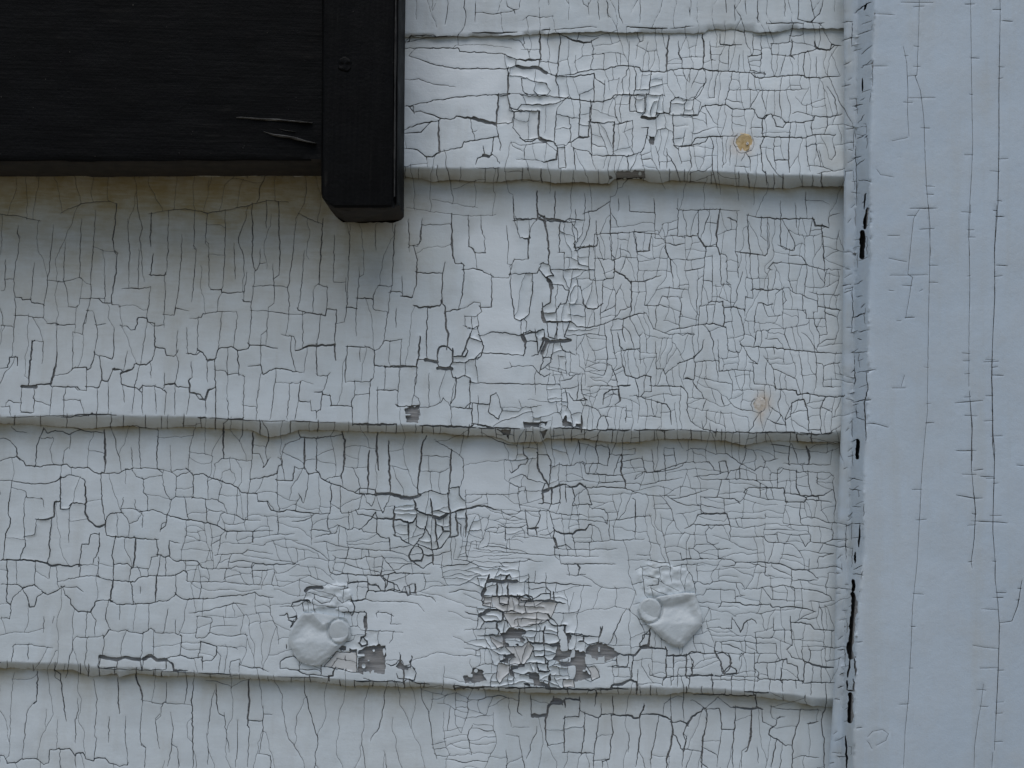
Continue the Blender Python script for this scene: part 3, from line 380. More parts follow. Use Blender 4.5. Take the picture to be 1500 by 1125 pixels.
NSEED = [0]
def add_crack(w, p, amp=0.95, taper=True):
    NSEED[0] += 1
    q = jitter_poly(p, 2.6, amp * (2.2 if w > 6 else 1), False, 0)
    n = len(q)
    if n < 2:
        return
    t = np.linspace(0, 1, n)
    hw = 0.5 * w * (0.75 + 0.55 * vnoise(q[:, 0], q[:, 1], 9, 71))
    if taper and w < 4.5:
        hw = hw * (0.55 + 0.45 * np.minimum(1, 3.5 * np.minimum(t, 1 - t)))
    hw = np.maximum(hw, 0.27)
    for k in range(n - 1):
        stamp(q[k, 0], q[k, 1], q[k + 1, 0], q[k + 1, 1], hw[k], hw[k + 1], w > .9)
        mark(q[k, 0], q[k, 1], q[k + 1, 0], q[k + 1, 1])

def close_ends(w, p, reach):
    """run a crack's loose ends on to the next crack where one is near"""
    hh, ww = OCC.shape
    for a, b in ((p[-2], p[-1]), (p[1], p[0])):
        d = b - a; n = np.hypot(*d)
        if n < .5: continue
        ux, uy = d / n
        bi = int(b[0] - X0); bj = int(b[1] - Y0)
        best = None
        for rot in (0, .45, -.45, .9, -.9):
            cx = ux * math.cos(rot) - uy * math.sin(rot); cy = ux * math.sin(rot) + uy * math.cos(rot)
            r = 2.8
            while r < reach:
                i = int(b[0] + cx * r - X0); j = int(b[1] + cy * r - Y0)
                if i < 1 or j < 1 or i >= ww - 1 or j >= hh - 1: break
                if OCC[j, i] or OCC[j, i + 1] or OCC[j + 1, i]:
                    if best is None or r < best[0] - 1.5: best = (r, cx, cy)
                    break
                r += .8
        if best:
            add_crack(w, np.array([b - d / n * .5, b + np.array(best[1:]) * (best[0] + .6)]), .3, False)

CORNER_LONG = []
for w, p, kind in CRACKS:
    cc = kind == 'C' and w < 3 and p[:, 0].mean() > 1280
    add_crack(min(w * (.72 if cc else 1.0), 1.55) if cc else w, p, 0.25 if cc else .95)
    if kind == 'C' and abs(p[-1, 1] - p[0, 1]) > 60 and p[:, 0].mean() > 1285:
        CORNER_LONG.append(p)
for w, p, kind in CRACKS:
    if kind == 'V' and w < 4.5:
        close_ends(min(w, 1.5) * .8, p, 9.5)
# short cross checks on the long splits of the corner board
for p in CORNER_LONG:
    y = p[0, 1] + random.uniform(4, 20)
    while y < p[-1, 1]:
        x = float(np.interp(y, p[:, 1], p[:, 0]))
        s = random.choice((-1, 1)); ln = random.uniform(4, 15)
        add_crack(.75 if random.random() < .8 else 1.1, np.array([[x - s * 1.5, y], [x + s * ln, y + random.uniform(-1.2, 1.2)]]), .2)
        if random.random() < .25:
            add_crack(.8, np.array([[x, y], [x - s * random.uniform(4, 10), y]]), .2)
        y += random.choice((random.uniform(6, 30), random.uniform(40, 130), random.uniform(40, 130)))
# crazed paint on the narrow edge of the corner board
y = -250.0
while y < 1385:
    ci = float(cin_(y)); cf = float(cfr_(y)); a = random.uniform(.0, .75); b = min(1.0, a + random.uniform(.12, .4))
    add_crack(random.choice((.7, .8, 1.1)), np.array([[ci + (cf - ci) * a, y], [ci + (cf - ci) * b, y - random.uniform(-2, 7)]]), .7)
    if random.random() < .3:
        add_crack(.8, np.array([[ci + (cf - ci) * b, y], [ci + (cf - ci) * b + random.uniform(-2, 2), y + random.uniform(8, 30)]]), 1.2)
    y += random.uniform(5, 22)
for p in PRIMER:
    q = np.vstack([p, p[:1]])
    add_crack(1.0, q, .9, False)
# putty over the nails: broken ring round each head
NAILS = [(1090.0, 208.5, 14.0), (1112.5, 592.5, 10.5)]
for nx_, ny_, nr in NAILS:
    a = np.linspace(0, 2 * math.pi, 22)
    add_crack(.8, np.stack([nx_ + (nr + 1.5) * np.cos(a[3:15]), ny_ + (nr + 1.5) * np.sin(a[3:15])], 1), 1.4, True)
# cracks along and across the thick paint of the butts
for i in range(4):
    x = -320.0
    while x < 1215:
        ln = random.uniform(14, 70)
        if random.random() < (.35, .25, .72, .62)[i]:
            xs = np.arange(x, min(x + ln, 1222), 6.0)
            if len(xs) > 2:
                add_crack(random.choice((1.0, 1.5, 2.1)), np.stack([xs, e_(i, xs) - .5 + 1.6 * (vnoise(xs, xs * 0, 12, 80 + i) - .5)], 1), .6)
        x += ln
    x = -320.0
    while x < 1215:
        if i > 0:
            yb = float(b_(i, np.array([x]))[0]); ye = float(e_(i, x))
            add_crack(random.choice((.9, 1.1, 1.6)), np.array([[x, ye - random.uniform(0, 5)], [x + random.uniform(-1, 1), (ye + yb) / 2], [x + random.uniform(-2, 2), yb + 2]]), .6)
        x += random.uniform(9, 46)

# fine craquelure between the surveyed cracks: (x0, y0, x1, y1, spacing, share of upright cracks, length)
ZONES = [
 (-330, -260, 1240, 1390, 15, .75, 50),
 (-330, -260, 1240, 46, 22, .96, 40),
 (-330, 50, 1240, 262, 12, .6, 40),
 (590, 50, 738, 250, 46, .2, 40),
 (738, 50, 880, 250, 10, .6, 26),
 (880, 50, 1235, 250, 6.6, .66, 22),
 (-330, 262, 1240, 320, 22, .95, 40),
 (-330, 320, 820, 622, 17, .97, 46),
 (660, 455, 765, 560, 40, .5, 20),
 (590, 320, 735, 440, 26, .7, 30),
 (820, 320, 1235, 640, 6.4, .72, 24),
 (795, 505, 925, 600, 3.6, .5, 11),
 (735, 590, 800, 628, 7, .5, 14),
 (-330, 640, 270, 985, 17, .8, 40),
 (270, 640, 680, 740, 12, .62, 34),
 (270, 740, 690, 862, 6, .4, 26),
 (680, 640, 735, 725, 60, .5, 20),
 (735, 640, 800, 800, 8, .5, 20),
 (680, 738, 775, 850, 3.6, .28, 18),
 (800, 640, 1225, 790, 7, .5, 28),
 (800, 790, 940, 930, 19, .3, 26),
 (755, 790, 830, 920, 30, .4, 20),
 (940, 780, 1225, 1010, 6.4, .45, 22),
 (520, 862, 690, 1000, 17, .25, 30),
 (560, 880, 690, 985, 40, .3, 24),
 (690, 850, 830, 1010, 5.4, .45, 16),
 (830, 940, 950, 1010, 8, .6, 20),
 (270, 862, 440, 1000, 9.5, .5, 26),
 (430, 852, 525, 980, 6, .4, 14),
 (-330, 1000, 640, 1390, 19, .99, 55),
 (640, 1000, 725, 1125, 8, .35, 20),
 (725, 1010, 800, 1125, 16, .5, 24),
 (800, 1000, 1210, 1390, 13, .85, 40),
]
SP = np.full(OCC.shape, 99.0, np.float32); UP = np.zeros(OCC.shape, np.float32); LN = np.zeros(OCC.shape, np.float32)
for x0, y0, x1, y1, s, u, l in ZONES:
    sl = (slice(max(0, int(y0 - Y0)), int(y1 - Y0)), slice(max(0, int(x0 - X0)), int(x1 - X0)))
    SP[sl] = s; UP[sl] = u; LN[sl] = l
def auto(n, scale, wch):
    hh, ww = OCC.shape
    xs = rng.uniform(2, ww - 3, n); ys = rng.uniform(2, hh - 3, n)
    rr = rng.random((n, 4))
    warp = 22 * (np.stack([vnoise(xs, ys, 26, 91), vnoise(xs, ys, 26, 92)], 1) - .5)
    for k in range(n):
        x = xs[k]; y = ys[k]
        wx = int(min(max(x + warp[k, 0], 0), ww - 1)); wy = int(min(max(y + warp[k, 1], 0), hh - 1))
        s = SP[wy, wx] * scale
        if s > 90 or x + X0 > cin_(y + Y0) - 1:
            continue
        out = x + X0 < -20 or x + X0 > 1520 or y + Y0 < -20 or y + Y0 > 1145
        if out:
            s *= 1.25
        if x + X0 < 585 and y + Y0 < 238 and x + X0 > -20 and y + Y0 > -20:
            continue
        r = max(1, int(s * .5))
        up = rr[k, 0] < UP[wy, wx]
        rx, ry = (r, max(1, int(r * .6))) if up else (max(1, int(r * .6)), r)
        j0 = int(y); i0 = int(x)
        if OCC[max(0, j0 - ry):j0 + ry + 1, max(0, i0 - rx):i0 + rx + 1].any():
            continue
        L = LN[wy, wx] * (.7 + 2.4 * rr[k, 1]) * scale
        ang = (math.pi / 2 if up else 0.0) + (rr[k, 2] - .5) * .62
        pts = []
        for sgn in (1, -1):
            cx, cy, a = x, y, ang + (0 if sgn > 0 else math.pi)
            seg = [(cx, cy)]
            trav = 0.0
            while trav < L * .5:
                a += (random.random() - .5) * .62
                base = (ang + (0 if sgn > 0 else math.pi))
                a += (base - a) * .16
                cx += 2.2 * math.cos(a); cy += 2.2 * math.sin(a); trav += 2.2
                ii = int(cx); jj = int(cy)
                if ii < 1 or jj < 1 or ii >= ww - 1 or jj >= hh - 1:
                    break
                seg.append((cx, cy))
                if OCC[jj - 1:jj + 2, ii - 1:ii + 2].any():
                    break
            pts.append(seg)
        p = np.array(pts[1][::-1] + pts[0][1:])
        if len(p) < 3:
            continue
        add_crack(wch * (.75 + 1.0 * rr[k, 3] ** 3), p + (X0, Y0), .5)
        close_ends(wch * .8, p + (X0, Y0), 7.0)
auto(26000, 2.1, .74)
auto(40000, 1.7, .58)

# ------------------------------------------------------------------ bare patches into a second field
FB = np.full((NY, NX), FAR, np.float32)
for p in BARE:
    q = jitter_poly(p, 1.8, 1.5, True, 5)
    i0 = int((q[:, 0].min() - 6 - X0) / ST); i1 = int((q[:, 0].max() + 6 - X0) / ST)
    j0 = int((q[:, 1].min() - 6 - Y0) / ST); j1 = int((q[:, 1].max() + 6 - Y0) / ST)
    gx = X0 + ST * np.arange(i0, i1)[None, :]; gy = Y0 + ST * np.arange(j0, j1)[:, None]
    d = np.full((j1 - j0, i1 - i0), FAR, np.float32)
    for a, b in zip(q, np.roll(q, -1, 0)):
        ux, uy = b - a
        t = np.clip(((gx - a[0]) * ux + (gy - a[1]) * uy) / (ux * ux + uy * uy + 1e-9), 0, 1)
        np.minimum(d, np.hypot(gx - a[0] - t * ux, gy - a[1] - t * uy), out=d)
    ins = in_poly(q, gx + 0 * gy, gy + 0 * gx)
    f = np.where(ins, -d, d)
    if ins.sum() * ST * ST > 150:                     # scraps of paint still holding on the wood
        f = np.maximum(f, (vnoise(gx + 0 * gy, gy + 0 * gx, 7.5, 200) - .74) * 14)
    v = FB[j0:j1, i0:i1]
    np.minimum(v, f, out=v)
np.minimum(FC, FB, out=FC)
np.minimum(FU, FB, out=FU)

# ------------------------------------------------------------------ contouring and triangulation
SEGS = {1: [(0, 3)], 2: [(1, 0)], 3: [(1, 3)], 4: [(2, 1)], 5: [(0, 3), (2, 1)], 6: [(2, 0)], 7: [(2, 3)], 8: [(3, 2)],
        9: [(0, 2)], 10: [(1, 0), (3, 2)], 11: [(1, 2)], 12: [(3, 1)], 13: [(0, 1)], 14: [(3, 0)]}

def loops_of(F, ox, oy):
    h, w = F.shape
    B = F > 0
    case = B[:-1, :-1] * 1 + B[:-1, 1:] * 2 + B[1:, 1:] * 4 + B[1:, :-1] * 8
    N = h * w
    S = []; T = []
    for c, sl in SEGS.items():
        jj, ii = np.nonzero(case == c)
        base = jj.astype(np.int64) * w + ii
        eid = (base, N + base + 1, base + w, N + base)
        for a, b in sl:
            S.append(eid[a]); T.append(eid[b])
    S = np.concatenate(S); T = np.concatenate(T)
    ids = np.unique(np.concatenate([S, T]))
    s = np.searchsorted(ids, S); t = np.searchsorted(ids, T)
    nxt = np.full(len(ids), -1, np.int64); nxt[s] = t
    hor = ids < N
    k = np.where(hor, ids, ids - N)
    j = k // w; i = k % w
    j2 = np.where(hor, j, np.minimum(j + 1, h - 1)); i2 = np.where(hor, np.minimum(i + 1, w - 1), i)
    fa = F[j, i]; fb = F[j2, i2]
    u = np.clip(fa / (fa - fb + 1e-12), .02, .98)
    x = ox + ST * (i + (i2 - i) * u); y = oy + ST * (j + (j2 - j) * u)
    nl = nxt.tolist(); seen = bytearray(len(nl)); loops = []
    for k0 in range(len(nl)):
        if seen[k0]:
            continue
        lp = []; k = k0
        while k >= 0 and not seen[k]:
            seen[k] = 1; lp.append(k); k = nl[k]
        if len(lp) >= 8:
            loops.append(lp)
    return x, y, loops

def simplify(xs, ys, tol):
    n = len(xs); keep = [0]
    ax = xs[0]; ay = ys[0]; lo = -9.0; hi = 9.0; ref = None
    last = 0
    k = 1
    while k < n:
        dx = xs[k] - ax; dy = ys[k] - ay
        d = math.hypot(dx, dy)
        if d < tol:
            k += 1; continue
        a = math.atan2(dy, dx)
        if ref is None:
            ref = a; lo = -math.asin(min(1, tol / d)); hi = -lo; last = k; k += 1; continue
        r = a - ref
        if r > math.pi: r -= 2 * math.pi
        if r < -math.pi: r += 2 * math.pi
        if r < lo or r > hi or d > 9.0:
            keep.append(last); ax = xs[last]; ay = ys[last]; ref = None
            if last == k: k += 1
            continue
        s = math.asin(min(1, tol / d))
        lo = max(lo, r - s); hi = min(hi, r + s); last = k
        k += 1
    return keep

def sample(F, ox, oy, x, y):
    fx = np.clip((x - ox) / ST, 0, F.shape[1] - 1.001); fy = np.clip((y - oy) / ST, 0, F.shape[0] - 1.001)
    i = fx.astype(int); j = fy.astype(int); u = fx - i; v = fy - j
    return (F[j, i] * (1 - u) + F[j, i + 1] * u) * (1 - v) + (F[j + 1, i] * (1 - u) + F[j + 1, i + 1] * u) * v

def film(dom, box, grid, extra=None, field=None):
    """cut the paint film of one board: returns points, triangles, piece id per triangle, field values"""
    i0 = max(0, int((box[0] - X0) / ST)); i1 = min(NX, int((box[2] - X0) / ST))
    j0 = max(0, int((box[1] - Y0) / ST)); j1 = min(NY, int((box[3] - Y0) / ST))
    ox = X0 + ST * i0; oy = Y0 + ST * j0
    gx = ox + ST * np.arange(i1 - i0)[None, :]; gy = oy + ST * np.arange(j1 - j0)[:, None]
    F = np.minimum((FC if field is None else field)[j0:j1, i0:i1], dom(gx, gy)).astype(np.float32)
    F[0, :] = F[-1, :] = -1; F[:, 0] = F[:, -1] = -1
    cx, cy, loops = loops_of(F, ox, oy)
    V = []; E = []
    for lp in loops:
        xs = cx[lp].tolist(); ys = cy[lp].tolist()
        off = xs[0] < -15 or xs[0] > 1515 or ys[0] < -15 or ys[0] > 1140
        kp = simplify(xs, ys, .35 if off else .13)
        if len(kp) < 3:
            continue
        s = len(V)
        V.extend((xs[k], ys[k]) for k in kp)
        m = len(kp)
        E.extend((s + k, s + (k + 1) % m) for k in range(m))
    C = np.array(V)
    # a second row of points just inside every edge, for the rounded and lifted rims
    g = .6
    gxv = sample(F, ox, oy, C[:, 0] + g, C[:, 1]) - sample(F, ox, oy, C[:, 0] - g, C[:, 1])
    gyv = sample(F, ox, oy, C[:, 0], C[:, 1] + g) - sample(F, ox, oy, C[:, 0], C[:, 1] - g)
    gl = np.hypot(gxv, gyv) + 1e-6
    rings = []
    for dd, mn in ((1.5, .95), (3.4, 2.6)):
        R = C + np.stack([gxv / gl, gyv / gl], 1) * dd
        R = R[sample(F, ox, oy, R[:, 0], R[:, 1]) > mn]
        key = np.unique((R / (dd * .55)).astype(int), axis=0, return_index=True)[1]
        rings.append(R[key])
    G = []
    for gs, inside in ((grid, True), (grid * 2.6, False)):
        a, b = np.meshgrid(np.arange(box[0], box[2], gs), np.arange(box[1], box[3], gs))
        P = np.stack([a.ravel(), b.ravel()], 1) + rng.uniform(-.3, .3, (a.size, 2)) * gs
        fr = (P[:, 0] > -25) & (P[:, 0] < 1525) & (P[:, 1] > -25) & (P[:, 1] < 1150)
        G.append(P[fr == inside])
    G = np.vstack(G)
    G = G[sample(F, ox, oy, G[:, 0], G[:, 1]) > 3.2]
    if extra is not None:
        G = np.vstack([G, extra[sample(F, ox, oy, extra[:, 0], extra[:, 1]) > .6]])
    P = np.vstack([C] + rings + [G])
    r = delaunay_2d_cdt([Vector(q) for q in P.tolist()], E, [], 0, 1e-4, False)
    P = np.array([(v.x, v.y) for v in r[0]])
    T = np.array(r[2], np.int64)
    cen = P[T].mean(1)
    T = T[sample(F, ox, oy, cen[:, 0], cen[:, 1]) > 0]
    # pieces
    ed = np.sort(np.concatenate([T[:, [0, 1]], T[:, [1, 2]], T[:, [2, 0]]]), 1)
    key = ed[:, 0] * len(P) + ed[:, 1]
    order = np.argsort(key, kind='stable'); ks = key[order]
    same = np.nonzero(ks[1:] == ks[:-1])[0]
    nT = len(T)
    fa = (order[same] % nT).tolist(); fb = (order[same + 1] % nT).tolist()
    par = list(range(nT))
    def find(a):
        while par[a] != a:
            par[a] = par[par[a]]; a = par[a]
        return a
    for a, b in zip(fa, fb):
        ra = find(a); rb = find(b)
        if ra != rb: par[rb] = ra
    lab = np.unique([find(a) for a in range(nT)], return_inverse=True)[1]
    return P, T, lab, sample(F, ox, oy, P[:, 0], P[:, 1])

# ------------------------------------------------------------------ materials
def material(name):
    m = bpy.data.materials.new(name); m.use_nodes = True
    n = m.node_tree.nodes; l = m.node_tree.links
    return m, n, l, n['Principled BSDF']
def node(n, t, **k):
    a = n.new(t)
    for q, v in k.items():
        if q == 'ops': a.operation = v
        else: a.inputs[q].default_value = v
    return a
def noise_of(n, l, vec, scale, detail=4, rough=.55):
    a = n.new('ShaderNodeTexNoise'); a.inputs['Scale'].default_value = scale
    a.inputs['Detail'].default_value = detail; a.inputs['Roughness'].default_value = rough
    l.new(vec, a.inputs['Vector']); return a.outputs['Fac']
def scaled(n, l, sx, sy, sz):
    tc = n.new('ShaderNodeTexCoord'); mp = n.new('ShaderNodeMapping')
    mp.inputs['Scale'].default_value = (sx, sy, sz)
    l.new(tc.outputs['Object'], mp.inputs['Vector']); return mp.outputs['Vector']
def ramp(n, l, fac, stops):
    r = n.new('ShaderNodeValToRGB'); e = r.color_ramp.elements
    while len(e) < len(stops): e.new(.5)
    for k, (p, c) in enumerate(stops):
        e[k].position = p; e[k].color = (c, c, c, 1) if isinstance(c, (int, float)) else (*c, 1)
    l.new(fac, r.inputs['Fac']); return r.outputs['Color']
def mixc(n, l, fac, a, b, mode='MIX'):
    m = n.new('ShaderNodeMix'); m.data_type = 'RGBA'; m.blend_type = mode
    for s, v in ((0, fac), (6, a), (7, b)):
        if hasattr(v, 'is_linked'): l.new(v, m.inputs[s])
        elif isinstance(v, (int, float)): m.inputs[s].default_value = v
        else: m.inputs[s].default_value = (*v, 1)
    return m.outputs[2]
def mathn(n, l, op, a, b=0.0):
    m = n.new('ShaderNodeMath'); m.operation = op; m.use_clamp = False
    for s, v in ((0, a), (1, b)):
        if hasattr(v, 'is_linked'): l.new(v, m.inputs[s])
        else: m.inputs[s].default_value = v
    return m.outputs[0]
def bump(n, l, b, hgt, dist, strength=1.0):
    k = n.new('ShaderNodeBump'); k.inputs['Distance'].default_value = dist; k.inputs['Strength'].default_value = strength
    l.new(hgt, k.inputs['Height']); l.new(k.outputs['Normal'], b.inputs['Normal'])

def paint_material(name, upright, ca, cb):
    m, n, l, b = material(name)
    st = scaled(n, l, 1, 1, 1)
    br = scaled(n, l, 4, 1, .6) if upright else scaled(n, l, .6, 1, 4)
    big = noise_of(n, l, st, 14, 3)
    mid = noise_of(n, l, st, 90, 5, .65)
    brush = noise_of(n, l, br, 150, 5, .7)
    fine = noise_of(n, l, st, 1500, 3, .6)
    base = ramp(n, l, big, [(.3, ca), (.7, cb)])
    base = mixc(n, l, ramp(n, l, mid, [(.40, 0.0), (.72, .30)]), base, (.44, .47, .49))
    base = mixc(n, l, ramp(n, l, brush, [(.55, 0.0), (.8, .24)]), base, (.40, .43, .445))
    base = mixc(n, l, ramp(n, l, fine, [(.60, 0.0), (.75, .22)]), base, (.32, .33, .33))
    run = noise_of(n, l, scaled(n, l, 5, 1, .35), 26, 5, .6)
    base = mixc(n, l, ramp(n, l, run, [(.50, 0.0), (.74, .30)]), base, (.42, .43, .40))
    mot = noise_of(n, l, st, 38, 6, .7)
    base = mixc(n, l, ramp(n, l, mot, [(.52, 0.0), (.72, .28)]), base, (.46, .47, .45))
    at_ = n.new('ShaderNodeAttribute'); at_.attribute_name = 'wear_shade'
    sp = n.new('ShaderNodeSeparateColor'); l.new(at_.outputs['Color'], sp.inputs[0])
    base = mixc(n, l, sp.outputs[0], base, mixc(n, l, ramp(n, l, mid, [(.35, 0.0), (.7, 1.0)]), (.49, .485, .47), (.57, .575, .57)))
    base = mixc(n, l, mathn(n, l, 'MULTIPLY', at_.outputs['Alpha'], .75), base, (.655, .71, .745))
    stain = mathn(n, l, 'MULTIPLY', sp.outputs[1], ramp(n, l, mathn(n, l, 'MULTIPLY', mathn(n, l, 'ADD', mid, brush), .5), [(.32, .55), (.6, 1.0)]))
    base = mixc(n, l, stain, base, (.305, .262, .15))  # tint holds grime plus the shade painted below the shutter
    base = mixc(n, l, mathn(n, l, 'MULTIPLY', sp.outputs[2], ramp(n, l, mid, [(.3, .5), (.6, 1.0)])), base, (.44, .30, .16))
    l.new(base, b.inputs['Base Color'])
    l.new(ramp(n, l, mid, [(.3, .40), (.7, .60)]), b.inputs['Roughness'])
    b.inputs['Specular IOR Level'].default_value = .5
    hgt = mathn(n, l, 'ADD', mathn(n, l, 'MULTIPLY', brush, .32), mathn(n, l, 'ADD', mathn(n, l, 'MULTIPLY', fine, .22), mathn(n, l, 'MULTIPLY', mid, 1.5)))
    bump(n, l, b, hgt, .00028, .8)
    return m
M_PAINT = paint_material('weathered_white_paint', False, (.55, .615, .65), (.62, .675, .705))
M_PAINT_V = paint_material('white_trim_paint', True, (.43, .515, .60), (.49, .57, .645))

def wood_material():
    m, n, l, b = material('weathered_grey_wood')
    g = scaled(n, l, .06, 1, 1)
    g1 = noise_of(n, l, g, 900, 5, .65)
    g2 = noise_of(n, l, g, 260, 4, .6)
    c = ramp(n, l, g1, [(.32, (.10, .10, .10)), (.5, (.235, .235, .235)), (.7, (.40, .395, .39))])
    c = mixc(n, l, ramp(n, l, g2, [(.35, 0.0), (.65, .45)]), c, (.205, .203, .20))
    l.new(c, b.inputs['Base Color']); b.inputs['Roughness'].default_value = .85
    bump(n, l, b, g1, .0005)
    return m
M_WOOD = wood_material()
M_UNDER = None

def filler_material():
    m, n, l, b = material('grey_filler')
    st = scaled(n, l, 1, 1, 1)
    mid = noise_of(n, l, st, 120, 5, .6)
    fine = noise_of(n, l, st, 900, 3, .6)
    c = ramp(n, l, mid, [(.3, (.44, .485, .505)), (.7, (.52, .565, .585))])
    c = mixc(n, l, ramp(n, l, fine, [(.6, 0.0), (.75, .25)]), c, (.36, .35, .33))
    l.new(c, b.inputs['Base Color']); b.inputs['Roughness'].default_value = .45
    bump(n, l, b, mathn(n, l, 'ADD', mid, mathn(n, l, 'MULTIPLY', fine, .2)), .0004)
    return m
M_FILL = filler_material()

def putty_material(name, ca, cb):
    m, n, l, b = material(name)
    st = scaled(n, l, 1, 1, 1)
    mid = noise_of(n, l, st, 420, 4, .6)
    l.new(ramp(n, l, mid, [(.35, ca), (.68, cb)]), b.inputs['Base Color']); b.inputs['Roughness'].default_value = .7
    bump(n, l, b, mid, .0006)
    return m
M_PUTTY = putty_material('yellowed_putty', (.42, .29, .12), (.62, .49, .28))
M_RUSTY = putty_material('rust_tinged_paint', (.50, .44, .36), (.64, .63, .60))

def black_material(upright):
    m, n, l, b = material('black_gloss_paint')
    st = scaled(n, l, 1, 1, 1)
    g = scaled(n, l, 8, 1, .35) if upright else scaled(n, l, .35, 1, 8)
    gr = noise_of(n, l, g, 80, 5, .7)
    fine = noise_of(n, l, st, 700, 3, .6)
    mid = noise_of(n, l, st, 60, 4, .6)
    c = ramp(n, l, gr, [(.4, (.0012, .0013, .0015)), (.75, (.0042, .0042, .0042))])
    c = mixc(n, l, ramp(n, l, fine, [(.745, 0.0), (.78, .7)]), c, (.16, .15, .13))
    c = mixc(n, l, ramp(n, l, mathn(n, l, 'MULTIPLY', gr, mid), [(.33, 0.0), (.46, .3)]), c, (.035, .033, .030))
    l.new(c, b.inputs['Base Color'])
    l.new(ramp(n, l, mid, [(.3, .5), (.7, .7)]), b.inputs['Roughness'])
    b.inputs['Specular IOR Level'].default_value = .08
    bump(n, l, b, mathn(n, l, 'ADD', mathn(n, l, 'MULTIPLY', gr, .35), mathn(n, l, 'ADD', mathn(n, l, 'MULTIPLY', fine, .3), mid)), .0006)
    return m
M_BLACK = black_material(False)
M_BLACK_V = black_material(True)
def splinter_material():
    m, n, l, b = material('worn_black_splinter')
    g = scaled(n, l, .2, 1, 1)
    gr = noise_of(n, l, g, 700, 4, .6)
    l.new(ramp(n, l, gr, [(.4, (.015, .015, .015)), (.7, (.15, .15, .145))]), b.inputs['Base Color']); b.inputs['Roughness'].default_value = .5
    return m
M_SPLINT = splinter_material()
M_BEAD = None
def raw_material(name, ca, cb, sc):
    m, n, l, b = material(name)
    st = scaled(n, l, 1, 1, 1)
    l.new(ramp(n, l, noise_of(n, l, st, sc, 6, .6), [(.3, ca), (.7, cb)]), b.inputs['Base Color']); b.inputs['Roughness'].default_value = .95
    return m
M_GROUND = raw_material('dry_sandy_soil', (.17, .135, .085), (.30, .245, .16), 3)
M_UNDER = raw_material('grey_primer', (.13, .135, .14), (.22, .225, .23), 300)
M_BEAD = raw_material('black_edge_highlight', (.010, .010, .010), (.055, .054, .052), 240)  # grey streaks paint the highlight on the stile's bead
M_UNDERSIDE = raw_material('brown_underside', (.005, .004, .003), (.026, .020, .015), 160)  # brown for the faces turned downwards
M_SHEATH = raw_material('old_sheathing', (.08, .07, .055), (.14, .12, .10), 6)

# ------------------------------------------------------------------ mesh helpers
def mesh_obj(name, V, tris, quads, mat, parent=None, smooth_tris=True, wear_shade=None):
    me = bpy.data.meshes.new(name)
    V = np.asarray(V, np.float32)
    nt, nq = len(tris), len(quads)
    me.vertices.add(len(V)); me.vertices.foreach_set('co', V.ravel())
    idx = np.concatenate([np.asarray(tris, np.int32).reshape(-1), np.asarray(quads, np.int32).reshape(-1)]).astype(np.int32)
    me.loops.add(len(idx)); me.loops.foreach_set('vertex_index', idx)
    me.polygons.add(nt + nq)
    st = np.concatenate([np.arange(nt) * 3, nt * 3 + np.arange(nq) * 4]).astype(np.int32)
    me.polygons.foreach_set('loop_start', st)
    sm = np.zeros(nt + nq, bool); sm[:nt] = smooth_tris
    if smooth_tris == 'all': sm[:] = True
    me.polygons.foreach_set('use_smooth', sm)
    me.update(calc_edges=True); me.validate()
    if wear_shade is not None:
        a = me.attributes.new('wear_shade', 'FLOAT_COLOR', 'POINT')
        a.data.foreach_set('color', np.asarray(wear_shade, np.float32).ravel())
    me.materials.append(mat)
    o = bpy.data.objects.new(name, me); col.objects.link(o)
    if parent: adopt(o, parent)
    return o
def adopt(o, p):
    o.parent = p
    o.matrix_parent_inverse = PINV.get(p.name, Matrix.Identity(4))
PINV = {}
def empty(name, loc, label, cat, group=None):
    o = bpy.data.objects.new(name, None); col.objects.link(o)
    o.empty_display_size = .05; o.location = loc
    PINV[o.name] = Matrix.Translation(loc).inverted()
    o['label'] = label; o['category'] = cat
    if group: o['group'] = group
    return o

# ------------------------------------------------------------------ ground
g = mesh_obj('ground', [(-60, -120, 0), (60, -120, 0), (60, 60, 0), (-60, 60, 0)], np.zeros((0, 3)), [(0, 1, 2, 3)], M_GROUND)
g['kind'] = 'structure'

# ------------------------------------------------------------------ the wall
wall = empty('clapboard_siding', (0, 0, 0.0), 'white clapboard siding with cracked and flaking paint behind the black shutter', 'siding')
THICK = 0.0014                               # depth of the built-up paint film

